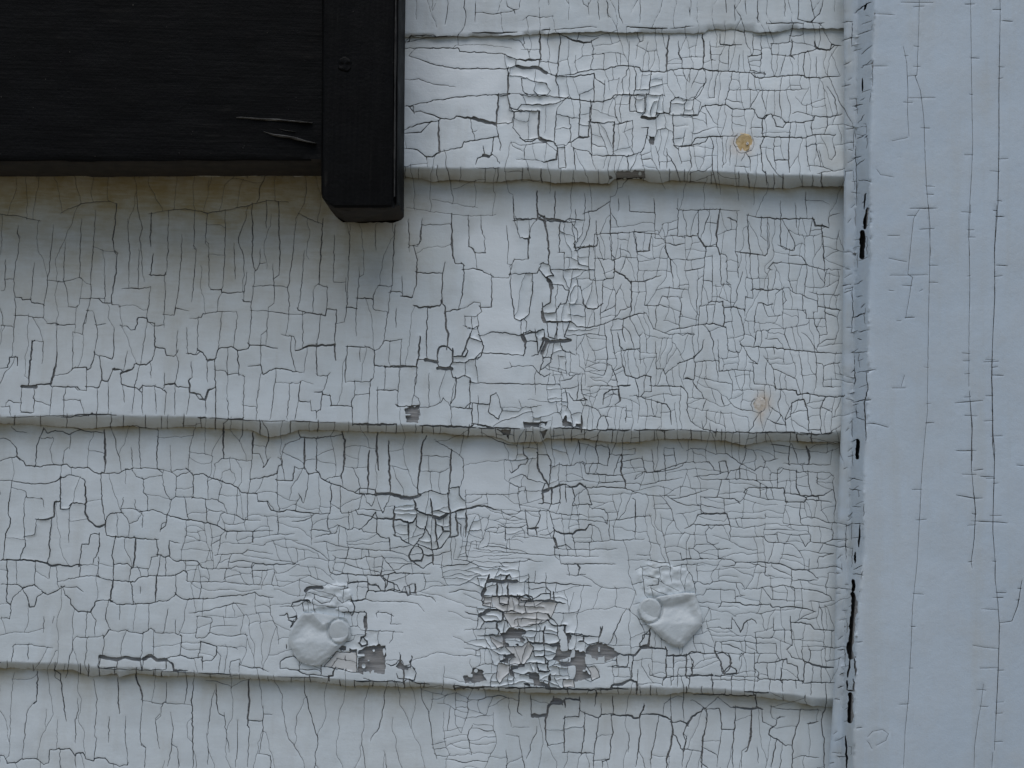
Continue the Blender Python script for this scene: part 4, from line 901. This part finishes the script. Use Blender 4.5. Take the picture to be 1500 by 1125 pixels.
def wear_shade_of(i, x, y):
    pr = np.zeros(len(x)); stn_shade = np.zeros(len(x)); ru = np.zeros(len(x))
    for kp, p in enumerate(PRIMER):
        m = (x > p[:, 0].min()) & (x < p[:, 0].max()) & (y > p[:, 1].min()) & (y < p[:, 1].max())
        if m.any():
            pr[m] = np.maximum(pr[m], in_poly(p, x[m], y[m]) * (.75 if kp < 7 else .14))
    if i is not None:
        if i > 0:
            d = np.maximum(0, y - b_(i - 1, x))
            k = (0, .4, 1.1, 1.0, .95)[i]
            stn_shade += k * np.exp(-d / (9 + 16 * vnoise(x, y * 0, 45, 101 + i))) * (.45 + .75 * vnoise(x, y, 24, 102))
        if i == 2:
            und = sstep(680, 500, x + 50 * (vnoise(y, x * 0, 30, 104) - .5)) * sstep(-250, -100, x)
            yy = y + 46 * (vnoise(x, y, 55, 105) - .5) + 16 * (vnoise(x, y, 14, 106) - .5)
            stn_shade = np.maximum(stn_shade, und * (.36 * sstep(340, 300, yy) + .42 * sstep(480, 330, yy) + .26 * sstep(610, 430, yy)))  # olive mildew below the shutter, spread wider to paint the shutter's shadow too
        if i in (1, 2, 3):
            stn_shade += (.34, .26, .2)[i - 1] * sstep(0, 1, (y - e_(i, x)) / np.maximum(b_(i, x) - e_(i, x), 2)) * (.3 + vnoise(x, y, 20, 107))
        stn_shade += .06 * sstep(.62, .85, vnoise(x, y, 80, 108))
        stn_shade += .22 * sstep(1195, 1236, x) * vnoise(x, y, 18, 109)
        d1 = np.hypot(x - 1119, (y - 587) * .9); ru += .75 * np.exp(-(d1 / 12) ** 2) + .45 * np.exp(-((x - 1114) / 7) ** 2) * sstep(590, 600, y) * sstep(632, 604, y)
        ru += .7 * np.exp(-((x - 1088) / 17) ** 2 - ((y - 211) / 16) ** 2) * (.4 + vnoise(x, y, 8, 114))
    else:
        stn_shade += .25 * sstep(1262, 1240, x) * vnoise(x, y, 16, 110) + .06 * vnoise(x, y, 60, 111)
    fr = np.zeros(len(x))
    if i is not None:
        xx = x + 26 * (vnoise(x, y, 30, 112) - .5); yy = y + 26 * (vnoise(x, y, 30, 113) - .5)
        for cx_, cy_, rx_, ry_ in FRESH:
            fr = np.maximum(fr, sstep(1.15, .75, np.hypot((xx - cx_) / rx_, (yy - cy_) / ry_)))
        fr = fr * (1 - np.minimum(1, pr * 1.5))
        stn_shade = stn_shade * (1 - .5 * fr)
    return np.stack([pr, np.clip(stn_shade, 0, 1), np.clip(ru, 0, 1), fr], 1)
# later coats of whiter paint over the board joints
FRESH = [(715, 690, 38, 62), (735, 800, 48, 110), (620, 925, 100, 66), (860, 875, 75, 70), (790, 760, 30, 60), (690, 1075, 38, 75), (725, 480, 45, 80), (720, 375, 40, 60), (665, 105, 80, 48), (780, 80, 30, 60)]

def rough_of(x, y):
    r = np.zeros(len(x))
    for p in ROUGH:
        m = (x > p[:, 0].min()) & (x < p[:, 0].max()) & (y > p[:, 1].min()) & (y < p[:, 1].max())
        if m.any():
            r[m] = np.maximum(r[m], in_poly(p, x[m], y[m]) * 1.0)
    return r

def cell_mesh(P, T, ids, F, hfun, i, comp, deep=None):
    """one mesh from the triangles ids: rounded, lifted tops and sides going down to the wood"""
    tt = T[ids]; cc = comp[ids]
    pair = np.stack([np.repeat(cc, 3), tt.ravel()], 1)
    key = pair[:, 0] * np.int64(len(P)) + pair[:, 1]
    uq, inv = np.unique(key, return_inverse=True)
    vid = (uq % len(P)).astype(int); vc = (uq // len(P)).astype(int)
    tri = inv.reshape(-1, 3)
    x = P[vid, 0]; y = P[vid, 1]
    f = np.maximum(F[vid], 0)
    h = hfun(x, y)
    r0 = RND[vc % len(RND)]
    amp = CAREA[vc]                                       # small flakes curl more
    dmg = np.zeros(len(x))
    for cx_, cy_, rd in DAMAGE:
        dmg += np.exp(-((x - cx_) ** 2 + (y - cy_) ** 2) / rd ** 2)
    dmg = np.minimum(dmg, 1.0)
    lift = (r0[:, 0] * 1.25 - .35 + .35 * dmg) * amp * (.28 + 1.5 * dmg)
    low = 1 + .5 * (vnoise(x, y, 13, 120) - .5) * 2
    h = h + 0.00055 * lift * low * np.exp(-f / 2.2) - 0.00010 * np.exp(-f / .7)
    h = h + 0.00016 * (r0[:, 1] - .5) * amp
    h = h + ((x - CCX[vc]) * (r0[:, 2] - .5) + (y - CCY[vc]) * (r0[:, 3] - .5)) * PX * .04 * amp * np.clip(16.0 / np.sqrt(CSIZE[vc]), 0, 1) ** 1.5
    w = wear_shade_of(i, x, y)
    h = h - 0.00042 * np.minimum(1, w[:, 0] * 4)
    rg = rough_of(x, y)
    h = h + rg * (0.0009 * vnoise(x, y * 1.4, 9, 121) + 0.00028 * vnoise(x, y, 3.4, 122) + .0001)
    if deep is not None:
        h = deep(x, y, h)
    top = at(x, y, h)
    # rim edges
    ed = np.concatenate([tri[:, [0, 1]], tri[:, [1, 2]], tri[:, [2, 0]]])
    es = np.sort(ed, 1); ek = es[:, 0] * np.int64(len(uq)) + es[:, 1]
    _, fi, cn = np.unique(ek, return_index=True, return_counts=True)
    rim = ed[fi[cn == 1]]
    rv, rinv = np.unique(rim.ravel(), return_inverse=True); rinv = rinv.reshape(-1, 2)
    n0 = len(uq); nr = len(rv)
    side_top = top[rv]
    side_bot = at(x[rv], y[rv], h[rv] - np.where((i is None) & (x[rv] < cin_(y[rv]) + 1.2), .0125, THICK + .0006))
    V = np.vstack([top, side_top, side_bot])
    q = np.stack([n0 + rinv[:, 1], n0 + rinv[:, 0], n0 + nr + rinv[:, 0], n0 + nr + rinv[:, 1]], 1)
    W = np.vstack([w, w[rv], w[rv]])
    return V, tri[:, ::-1], q[:, ::-1], W

RND = rng.random((4096, 4))
DAMAGE = [(800, 470, 70), (650, 520, 80), (790, 945, 95), (640, 740, 75), (770, 130, 80), (560, 960, 60), (800, 640, 60), (90, 780, 90), (730, 870, 50), (780, 1030, 60), (800, 350, 60), (950, 170, 60)]
def undercoat(P, T, hf, i, parent, mat):
    x = P[:, 0]; y = P[:, 1]
    w = wear_shade_of(i, x, y)
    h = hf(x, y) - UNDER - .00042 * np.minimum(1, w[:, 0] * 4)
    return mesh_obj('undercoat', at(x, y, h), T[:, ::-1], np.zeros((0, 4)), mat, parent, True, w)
UNDER = .00042

def wood_board(i, parent):
    xs = np.concatenate([np.arange(X0, 1180, 9.0), np.arange(1180, 1262, 6.0)])
    rows = 46
    V = []
    for k in range(rows + 1):
        top = (e_(i - 1, xs) - 8) if i > 0 else 0 * xs + Y0
        bot = b_(i, xs) - 1.5
        u = k / rows
        u = u * .9 / .8 if u < .8 else .9 + (u - .8) / .2 * .1      # denser rows at the butt
        y = top + (bot - top) * u
        h = board_h(i, xs, y) - THICK
        V.append(at(xs, y, h))
    n = len(xs)
    V.append(at(xs, b_(i, xs) - 1.0, 0 * xs - .006))
    V.append(at(xs, ((e_(i - 1, xs) - 8) if i > 0 else 0 * xs + Y0), 0 * xs - .006))
    V = np.concatenate(V)
    R = rows + 3
    q = []
    for k in range(R):
        a = k * n; b = ((k + 1) % R) * n
        j = np.arange(n - 1)
        q.append(np.stack([a + j, b + j, b + j + 1, a + j + 1], 1))
    return mesh_obj('clapboard', V, np.zeros((0, 3)), np.concatenate(q), M_WOOD, parent)

pieces = []                                   # (visible area, board index, triangle ids)
store = []
rough_pts = []
for p in ROUGH:
    a, b = np.meshgrid(np.arange(p[:, 0].min(), p[:, 0].max(), 2.0), np.arange(p[:, 1].min(), p[:, 1].max(), 2.0))
    q = np.stack([a.ravel(), b.ravel()], 1) + rng.uniform(-.5, .5, (a.size, 2))
    rough_pts.append(q[in_poly(p, q[:, 0], q[:, 1])])
rough_pts = np.vstack(rough_pts)
boards = []; under = []
for i in range(5):
    bo = wood_board(i, wall)
    boards.append(bo)
    def dom(gx, gy, i=i):
        x = gx[0]
        top = (e_(i - 1, x) - 5 if i > 0 else 0 * x + Y0 + 2)[None, :]
        bot = b_(i, x)[None, :]
        return np.minimum(np.minimum(np.minimum(gy - top, bot - gy), (cin_(gy[:, 0])[:, None] + 6) - gx), gx - X0 - 3)
    y0 = float(e_(i - 1, np.array([X0, 600., 1230.])).min()) - 12 if i > 0 else Y0
    y1 = float(np.interp([X0, 400., 1230.], *LAP_B[i]).max()) + 12
    y0 = max(y0, Y0); y1 = min(y1, Y1)
    ex = np.arange(X0, 1240, 3.2); exs = []
    for off in (-5.5, -3.2, -1.6, -.2, 1.4, 3.2, 5.2, 7.5, 10.5, 13.5):
        exs.append(np.stack([ex + rng.uniform(-.8, .8, len(ex)), e_(i, ex) + off], 1))
    exs = np.vstack(exs + ([rough_pts] if i == 3 else []))
    P, T, lab, F = film(dom, (X0, y0, 1262, y1), 6.5, exs)
    pa = P[T]
    area = .5 * np.abs((pa[:, 1, 0] - pa[:, 0, 0]) * (pa[:, 2, 1] - pa[:, 0, 1]) - (pa[:, 2, 0] - pa[:, 0, 0]) * (pa[:, 1, 1] - pa[:, 0, 1]))
    c = pa.mean(1)
    vis = (c[:, 0] > 0) & (c[:, 0] < 1500) & (c[:, 1] > 0) & (c[:, 1] < 1125) & ~((c[:, 0] < 588) & (c[:, 1] < 255)) & ~((c[:, 0] > 472) & (c[:, 0] < 588) & (c[:, 1] < 322))
    nl = lab.max() + 1
    A = np.bincount(lab, area, nl); AV = np.bincount(lab, area * vis, nl)
    CX = np.bincount(lab, area * c[:, 0], nl) / np.maximum(A, 1e-9); CY = np.bincount(lab, area * c[:, 1], nl) / np.maximum(A, 1e-9)
    store.append((P, T, lab, F, A, CX, CY))
    under.append(film(dom, (X0, y0, 1262, y1), 9.0, None, FU)[:2])
    for k in range(nl):
        pieces.append((AV[k], i, k))
pieces.sort(reverse=True)
BIG = pieces[:300]
big_of = {i: [k for a, b, k in BIG if b == i] for i in range(5)}
NP = [0]
for i in range(5):
    P, T, lab, F, A, CX, CY = store[i]
    CAREA = np.clip(1.25 - np.sqrt(A) / 60.0, .25, 1.1); CCX = CX; CCY = CY; CSIZE = A + 1
    hf = lambda x, y, i=i: board_h(i, x, y)
    order = np.argsort(lab, kind='stable'); ls = lab[order]
    start = np.searchsorted(ls, np.arange(lab.max() + 2))
    rest = np.ones(len(T), bool)
    for k in big_of[i]:
        ids = order[start[k]:start[k + 1]]
        rest[ids] = False
        V, tr, q, W = cell_mesh(P, T, ids, F, hf, i, lab)
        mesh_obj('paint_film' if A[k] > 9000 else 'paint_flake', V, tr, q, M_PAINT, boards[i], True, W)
    up, ut = under[i]
    undercoat(up, ut, hf, i, boards[i], M_UNDER)
    ids = np.nonzero(rest)[0]
    if len(ids):
        V, tr, q, W = cell_mesh(P, T, ids, F, hf, i, lab)
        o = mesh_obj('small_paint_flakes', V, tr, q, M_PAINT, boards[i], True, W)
        o['kind'] = 'stuff'

# plain boards going on beyond the surveyed part of the wall
def plain_board(x0, x1, ztop, zbot, drop):
    prof = [(ztop + .012, .0), (zbot + .003, drop), (zbot + .001, drop - .001), (zbot, drop - .004), (zbot, -.006), (ztop + .012, -.006)]
    V = [(x, -h, z) for x in (x0, x1) for z, h in prof]
    m = len(prof)
    q = [(k, (k + 1) % m, m + (k + 1) % m, m + k) for k in range(m)]
    me = bpy.data.meshes.new('clapboard'); me.from_pydata(V, [], q + [tuple(range(m))[::-1], tuple(range(m, 2 * m))]); me.update()
    me.materials.append(M_PAINT)
    o = bpy.data.objects.new('clapboard', me); col.objects.link(o); adopt(o, wall)
def zlap(i, x): return float(at(x, np.interp(x, *LAP_B[i]), 0.0)[2])
xl = float(at(X0 + 3, 560, .004)[0]); xr = float(at(1240, 560, .0)[0])
zs = [float(at(X0, Y0, 0)[2])] + [zlap(i, X0) for i in range(5)]
for i in range(5):
    plain_board(xl - .7, xl - .0006, zs[i], zs[i + 1], LAP_DROP[i])
for k in range(4):
    plain_board(xl - .7, xr, zs[0] + .11 * (k + 1) + .004, zs[0] + .11 * k + .004, .008)
zb = min(zs[5], zlap(4, 1230.)) - .002
for k in range(4):
    plain_board(xl - .7, xr, zb - .11 * k, zb - .11 * (k + 1), .008)
c0 = at(X0, Y0, 0)[2] + .44
V = [(x, y, z) for x in (xl - .7, .40) for y in (.007, .03) for z in (.2, c0)]
mesh_obj('sheathing', V, np.zeros((0, 3)), [(0, 1, 3, 2), (4, 6, 7, 5), (0, 4, 5, 1), (2, 3, 7, 6), (0, 2, 6, 4), (1, 5, 7, 3)], M_SHEATH, wall)

# ------------------------------------------------------------------ nails and filler on the boards
def disc(name, cx, cy, r, i, dome, rise, mat, parent, ell=1.0, seed=0, deep=.002):
    n = 30; rings = 6
    V = []; x0 = []; 
    for k in range(rings + 1):
        u = k / rings
        a = np.linspace(0, 2 * math.pi, n, endpoint=False)
        rr = r * u * (1 + (.05 if rise > .001 else .13) * (vnoise(np.cos(a) * 3 + 9, np.sin(a) * 3 + 9, 1.0, 130 + seed) - .5) * 2)
        x = cx + rr * np.cos(a); y = cy + rr * ell * np.sin(a)
        h = board_h(i, 0 * x + cx, 0 * y + cy) + rise + dome * (1 - u ** 2.5) + .00012 * (vnoise(x, y, 4, 131 + seed) - .5)
        V.append(at(x, y, h))
    V.append(at(x, y, h - deep))
    V = np.concatenate(V); q = []
    for k in range(rings + 1):
        j = np.arange(n); j2 = (j + 1) % n
        q.append(np.stack([k * n + j, k * n + j2, (k + 1) * n + j2, (k + 1) * n + j], 1))
    o = mesh_obj(name, V, np.zeros((0, 3)), np.concatenate(q)[:, ::-1], mat, parent, 'all')
    return o
o = disc('nail_head', 1090, 208.5, 14.2, 1, -.0002, -.0005, M_PUTTY, boards[1], .97, 1); o['label'] = 'nail head under yellowed cracked putty'
o = disc('nail_head', 1112.5, 592.5, 10.8, 2, .0002, -.0004, M_RUSTY, boards[2], 1.0, 2); o['label'] = 'painted nail head ringed by rust stain'

def patch(name, p, i, ring, dish, mat, parent, seed, tilt):
    q = jitter_poly(p, 2.2, .7, True, seed)
    a, b = np.meshgrid(np.arange(q[:, 0].min(), q[:, 0].max(), 1.7), np.arange(q[:, 1].min(), q[:, 1].max(), 1.7))
    G = np.stack([a.ravel(), b.ravel()], 1) + rng.uniform(-.5, .5, (a.size, 2))
    G = G[in_poly(q, G[:, 0], G[:, 1])]
    n = len(q)
    def dist(P):
        d = np.full(len(P), 1e9)
        for s, t in zip(q, np.roll(q, -1, 0)):
            u = t - s; k = np.clip(((P - s) @ u) / (u @ u + 1e-9), 0, 1)
            d = np.minimum(d, np.hypot(*(P - s - k[:, None] * u).T))
        return d
    G = G[dist(G) > 1.2]
    P = np.vstack([q, G])
    r = delaunay_2d_cdt([Vector(v) for v in P.tolist()], [(k, (k + 1) % n) for k in range(n)], [], 1, 1e-5, False)
    P = np.array([(v.x, v.y) for v in r[0]]); T = np.array(r[2], int)
    d = dist(P); d[d < .3] = 0
    y0, y1 = q[:, 1].min(), q[:, 1].max()
    v = (P[:, 1] - y0) / (y1 - y0)
    cx = q[:, 0].mean()
    h = board_h(i, 0 * P[:, 0] + cx, P[:, 1])
    rimv = vnoise(P[:, 0], P[:, 1], 22, 145 + seed)
    prof = .0009 + .0009 * rimv * sstep(0, 1.6, d) + dish * .45 - dish * sstep(.5, 16, d) * np.sin(np.clip((v + .08) / .66, 0, 1) * math.pi) ** 1.3 + tilt * v * sstep(0, 9, d)
    rr = np.hypot(P[:, 0] - ring[0], (P[:, 1] - ring[1]) / ring[3]) - ring[2]
    prof = prof - .0011 * np.exp(-((rr - .8) / 1.3) ** 2)
    h = h + prof * 1.0 + .0003 * (vnoise(P[:, 0], P[:, 1], 12, 140 + seed) - .5) + .0002 * (vnoise(P[:, 0] + P[:, 1], P[:, 1], 5, 141 + seed) - .5) - .0002
    top = at(P[:, 0], P[:, 1], h)
    ed = np.concatenate([T[:, [0, 1]], T[:, [1, 2]], T[:, [2, 0]]]); es = np.sort(ed, 1)
    _, fi, cn = np.unique(es[:, 0] * len(P) + es[:, 1], return_index=True, return_counts=True)
    rim = ed[fi[cn == 1]]
    nb = len(P)
    V = np.vstack([top, top, at(P[:, 0], P[:, 1], h - .0025)])
    Q = np.stack([nb + rim[:, 1], nb + rim[:, 0], 2 * nb + rim[:, 0], 2 * nb + rim[:, 1]], 1)
    return mesh_obj(name, V, T[:, ::-1], Q[:, ::-1], mat, parent)
PA = polys("""410 840 6.818|90,600 130,520 225,402 345,385 385,440 430,492 500,470 560,430 660,450 705,530 705,640 640,705 580,712 540,770 480,850 400,920 290,917 180,872 130,780 82,690
890 800 5.115|300,390 360,385 480,380 580,352 655,350 665,380 680,470 706,500 711,590 650,652 600,700 565,755 490,747 420,700 360,640 300,590 245,540 225,470 245,420""")
o = patch('filler_patch', PA[0], 3, (496.5, 925.0, 15.2, 1.16), .0016, M_FILL, boards[3], 1, .0007); o['label'] = 'rounded smear of grey filler above the bare wood patch'
o = patch('filler_patch', PA[1], 3, (951.6, 894.0, 17.3, 1.06), .0019, M_FILL, boards[3], 2, .0008); o['label'] = 'pointed smear of grey filler under a crumpled paint skin'
disc('plug', 496.5, 925.0, 14.6, 3, .0001, .0019, M_FILL, boards[3], 1.16, 3, .003)
disc('plug', 951.6, 894.0, 16.7, 3, .0001, .0018, M_FILL, boards[3], 1.06, 4, .003)

# ------------------------------------------------------------------ corner board
corner = empty('corner_board', tuple(at(1400, 1390, .0)), 'white vertical corner board with long splits beside the clapboard ends', 'trim board')
def cdom(gx, gy):
    y = gy[:, 0]
    return np.minimum(np.minimum(np.minimum(gx - cin_(y)[:, None], X1 - 4 - gx), gy - Y0 - 3), Y1 - 3 - gy)
STRIP = np.stack([v.ravel() for v in np.meshgrid(np.arange(1200, 1292, 3.0), np.arange(-20, 1145, 4.0))], 1)
P, T, lab, F = film(cdom, (1190, Y0, X1, Y1), 9.0, STRIP)
nl = lab.max() + 1
pa = P[T]; c = pa.mean(1)
area = .5 * np.abs((pa[:, 1, 0] - pa[:, 0, 0]) * (pa[:, 2, 1] - pa[:, 0, 1]) - (pa[:, 2, 0] - pa[:, 0, 0]) * (pa[:, 1, 1] - pa[:, 0, 1]))
A = np.bincount(lab, area, nl)
CAREA = np.clip(.9 - np.sqrt(A) / 60, .03, .8); CSIZE = A + 1; CCX = np.bincount(lab, area * c[:, 0], nl) / np.maximum(A, 1e-9); CCY = np.bincount(lab, area * c[:, 1], nl) / np.maximum(A, 1e-9)
# the board itself
ys = np.arange(Y0, Y1 + 1, 15.0)
us = np.concatenate([np.linspace(0, 1, 9), [1.02, 1.2, 3, 8, 14.5]])
V = []
for u in us:
    x = np.minimum(cin_(ys) + (cfr_(ys) - cin_(ys)) * u + .4, X1 - 2)
    V.append(at(x, ys, corner_h(x, ys) - THICK - np.where((u > .3) & (u < .8), .0095, 0)))
x = 0 * ys + X1 - 2
V.append(at(x, ys, 0 * ys + .0)); V.append(at(cin_(ys) + .4, ys, 0 * ys + .0))
V = np.concatenate(V); n = len(ys); R = len(us) + 2; q = []
for k in range(R):
    a = k * n; b = ((k + 1) % R) * n; j = np.arange(n - 1)
    q.append(np.stack([a + j, a + j + 1, b + j + 1, b + j], 1))
cboard = mesh_obj('board', V, np.zeros((0, 3)), np.concatenate(q), M_WOOD, corner)
big = np.argsort(-A)[:60]
rest = np.ones(len(T), bool)
for k in big:
    if A[k] < 60: continue
    ids = np.nonzero(lab == k)[0]; rest[ids] = False
    V, tr, q, W = cell_mesh(P, T, ids, F, corner_h, None, lab)
    mesh_obj('paint_film' if A[k] > 9000 else 'paint_flake', V, tr, q, M_PAINT_V, cboard, True, W)
up, ut = film(cdom, (1190, Y0, X1, Y1), 12.0, STRIP, FU)[:2]
undercoat(up, ut, corner_h, None, cboard, M_UNDER)
ids = np.nonzero(rest)[0]
if len(ids):
    V, tr, q, W = cell_mesh(P, T, ids, F, corner_h, None, lab)
    o = mesh_obj('small_paint_flakes', V, tr, q, M_PAINT_V, cboard, True, W); o['kind'] = 'stuff'

# ------------------------------------------------------------------ shutter
HF, HB = .040, .011                           # front and back of the shutter over the wall plane
shut = empty('window_shutter', tuple(at(530, 325, HB)), 'black wooden window shutter with a bottom rail and rounded stile end', 'shutter')
def loft(name, sect, rows, mat, parent, cap=True):
    """sect: list of point rings (already in space)"""
    V = np.concatenate(sect); n = len(sect[0]); q = []
    for k in range(len(sect) - 1):
        j = np.arange(n); j2 = (j + 1) % n
        q.append(np.stack([k * n + j, k * n + j2, (k + 1) * n + j2, (k + 1) * n + j], 1))
    q = np.concatenate(q)
    me = bpy.data.meshes.new(name)
    faces = [tuple(f) for f in q.tolist()]
    if cap:
        faces.append(tuple(range(n))[::-1]); faces.append(tuple(range((len(sect) - 1) * n, len(sect) * n)))
    me.from_pydata(V.tolist(), [], faces); me.update(); me.materials.append(mat)
    bm = bmesh.new(); bm.from_mesh(me); bmesh.ops.recalc_face_normals(bm, faces=bm.faces); bm.to_mesh(me); bm.free()
    for p in me.polygons: p.use_smooth = True
    me.set_sharp_from_angle(angle=math.radians(38))
    o = bpy.data.objects.new(name, me); col.objects.link(o); adopt(o, parent)
    return o
# stile: moulded cross-section swept down, rounded lower corners
prof = [(470.5, HB), (470.5, HF - .004), (471.2, HF - .0015), (473, HF - .0003), (475.5, HF)] + [(x, HF + .00025 * (float(vnoise(x, 0., 9, 150)) - .5)) for x in range(482, 570, 8)] + \
       [(573, HF - .0001), (575, HF - .0004), (576.3, HF - .0012), (577, HF - .0024), (578.6, HF - .0028), (580, HF - .0024), (581.8, HF - .0026), (582.8, HF - .0045), (583.2, HF - .007), (583.4, HB + .004), (583.2, HB)] + [(float(x), HB) for x in range(579, 473, -6)]
px_ = np.array([a for a, b in prof]); ph = np.array([b for a, b in prof])
def stile_bottom(x):
    return 301 - 20 * np.clip((490 - x) / 20, 0, 1) ** 1.5 - 9.0 * np.clip((x - 568) / 16, 0, 1) ** 2
rings = []
base_pts = None
zv = []
def stile_ring(y, inset, shrink=0.0):
    bot = stile_bottom(px_)
    yy = np.minimum(y, bot)
    xx = px_ + .25 * (vnoise(px_ * 0 + y, px_, 14, 151) - .5) + (590 - 586) * sstep(300, -300, y)
    f = at(xx, yy, np.where(ph > HF - .010, ph, HF) + .0003 * (vnoise(xx, yy * .35, 9, 152) - .5))
    back = at(xx, yy, HF)
    f[:, 1] = np.where(ph > HF - .010, f[:, 1], -ph)
    f[:, 1] += inset * (ph > HF - .010)
    f[:, 0] = f[:, 0]
    return f
for y in list(np.arange(-420, 270, 12.0)) + [272, 276, 279, 282, 285, 288, 291, 294, 296, 298, 299.4, 300.4]:
    rings.append(stile_ring(y, 0))
last = stile_ring(400, .0009); last2 = stile_ring(400, .0030)
last[:, 2] -= .0008; last2[:, 2] -= .0013
jag = .0006 * (vnoise(px_, px_ * 0, 5, 153) - .5)
last2[:, 2] += jag
rings += [last, last2]
stile = loft('stile', rings, 0, M_BLACK_V, shut)
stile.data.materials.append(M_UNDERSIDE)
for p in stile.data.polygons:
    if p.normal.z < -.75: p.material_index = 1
# bottom rail
RF = HF - .0035
ry = [(HB, 0), (RF - .004, 0), (RF - .0012, -.5), (RF - .0003, -1.6), (RF, -4)]
def rail_ring(x):
    yb = 237.0 + .9 * (float(vnoise(x, 0., 40, 160)) - .5) * 2 + (1.4 if 96 < x < 142 else 0)
    ys = [yb] * 3 + [yb - 1.6, yb - 4] + [yb - k for k in range(12, 240, 12)] + [yb - 290, yb - 420, yb - 560, yb - 560]
    hs = [HB, RF - .004, RF - .0012, RF - .0003] + [RF] * (len(ys) - 5) + [HB]
    ys = np.array(ys); hs = np.array(hs)
    xx = np.full(len(ys), float(x))
    p = at(xx, ys, np.full(len(ys), RF) + .0005 * (vnoise(xx * .12, ys, 7, 161) - .5) * (hs > RF - .0001))
    p[:, 1] = np.where(hs > RF - .0001, p[:, 1], -hs)
    return p
rail = loft('bottom_rail', [rail_ring(x) for x in list(np.arange(-1150, 0, 60.0)) + list(np.arange(0, 474, 8.0))], 0, M_BLACK, shut)
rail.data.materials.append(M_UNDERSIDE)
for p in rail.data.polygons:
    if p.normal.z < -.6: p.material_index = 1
# bead along the stile's outer edge, its highlight painted in lighter grey
bead = []
for y in np.arange(-420, 290, 6.0):
    xx = 577.6 + .25 * (float(vnoise(float(y), 3., 14, 151)) - .5) + 4 * float(sstep(300, -300, y)); ww = 1.3 + 1.2 * float(vnoise(float(y), 0., 25, 190))
    bead.append(np.array([at(xx - ww, y, HF - .0024), at(xx - ww * .4, y, HF - .0009), at(xx + ww * .4, y, HF - .0010), at(xx + ww, y, HF - .0030)]))
loft('edge_bead', bead, 0, M_BEAD, stile)
def splinter(pts, w, lift):
    """long sliver of split wood standing proud of the rail"""
    V = []
    n = len(pts)
    for k, (x, y) in enumerate(pts):
        t = k / (n - 1); ww = w * (math.sin(math.pi * min(1, .08 + .9 * t)) ** .7) * (.6 + .8 * float(vnoise(x, y, 8, 170))) + .25
        hh = RF + lift * (.2 + t) * (.6 + .8 * float(vnoise(x, y, 12, 171)))
        V += [at(x, y - ww, RF - .0003), at(x, y - ww * .3, hh), at(x, y + ww * .6, hh - .0004), at(x, y + ww, RF - .0006)]
    q = []
    for k in range(n - 1):
        for j in range(3):
            q.append((k * 4 + j, k * 4 + j + 1, k * 4 + j + 5, k * 4 + j + 4))
    return mesh_obj('splinter', np.array(V), np.zeros((0, 3)), q, M_SPLINT, rail, True)
def line(txt, n):
    p = np.array([[float(v) for v in q.split(',')] for q in txt.split()]); t = np.linspace(0, len(p) - 1, n)
    return list(zip(np.interp(t, range(len(p)), p[:, 0]), np.interp(t, range(len(p)), p[:, 1])))
splinter(line('346,172.5 355,172.3 380,174.5 410,176 440,178.5 458,180', 30), 1.5, .0018)
splinter(line('386,193 402,198 425,201 448,207 463,210', 26), 1.7, .0020)
splinter(line('404,188 418,191 432,193', 10), .6, .0008)
# worn peg through the stile
def peg(cx, cy, r, rise, mat, parent):
    n = 22; V = []; 
    for k in range(6):
        u = k / 5; a = np.linspace(0, 2 * math.pi, n, endpoint=False)
        rr = r * u * (1 + .18 * (vnoise(np.cos(a) * 2 + 5, np.sin(a) * 2 + 5, 1, 180) - .5))
        x = cx + rr * np.cos(a); y = cy + rr * np.sin(a)
        V.append(at(x, y, HF + rise * (1 - u ** 3) + .0006 * (vnoise(x, y, 5, 181) - .5) + .0002))
    V.append(at(x, y, HF - .002 + 0 * x)); V = np.concatenate(V); q = []
    for k in range(6):
        j = np.arange(n); j2 = (j + 1) % n
        q.append(np.stack([k * n + j, k * n + j2, (k + 1) * n + j2, (k + 1) * n + j], 1))
    return mesh_obj('peg', V, np.zeros((0, 3)), np.concatenate(q)[:, ::-1], mat, parent, 'all')
peg(505, 94, 11.0, .0001, M_BLACK_V, stile)
print('objects', len(bpy.data.objects), 'faces', sum(len(o.data.polygons) for o in bpy.data.objects if o.type == 'MESH'))
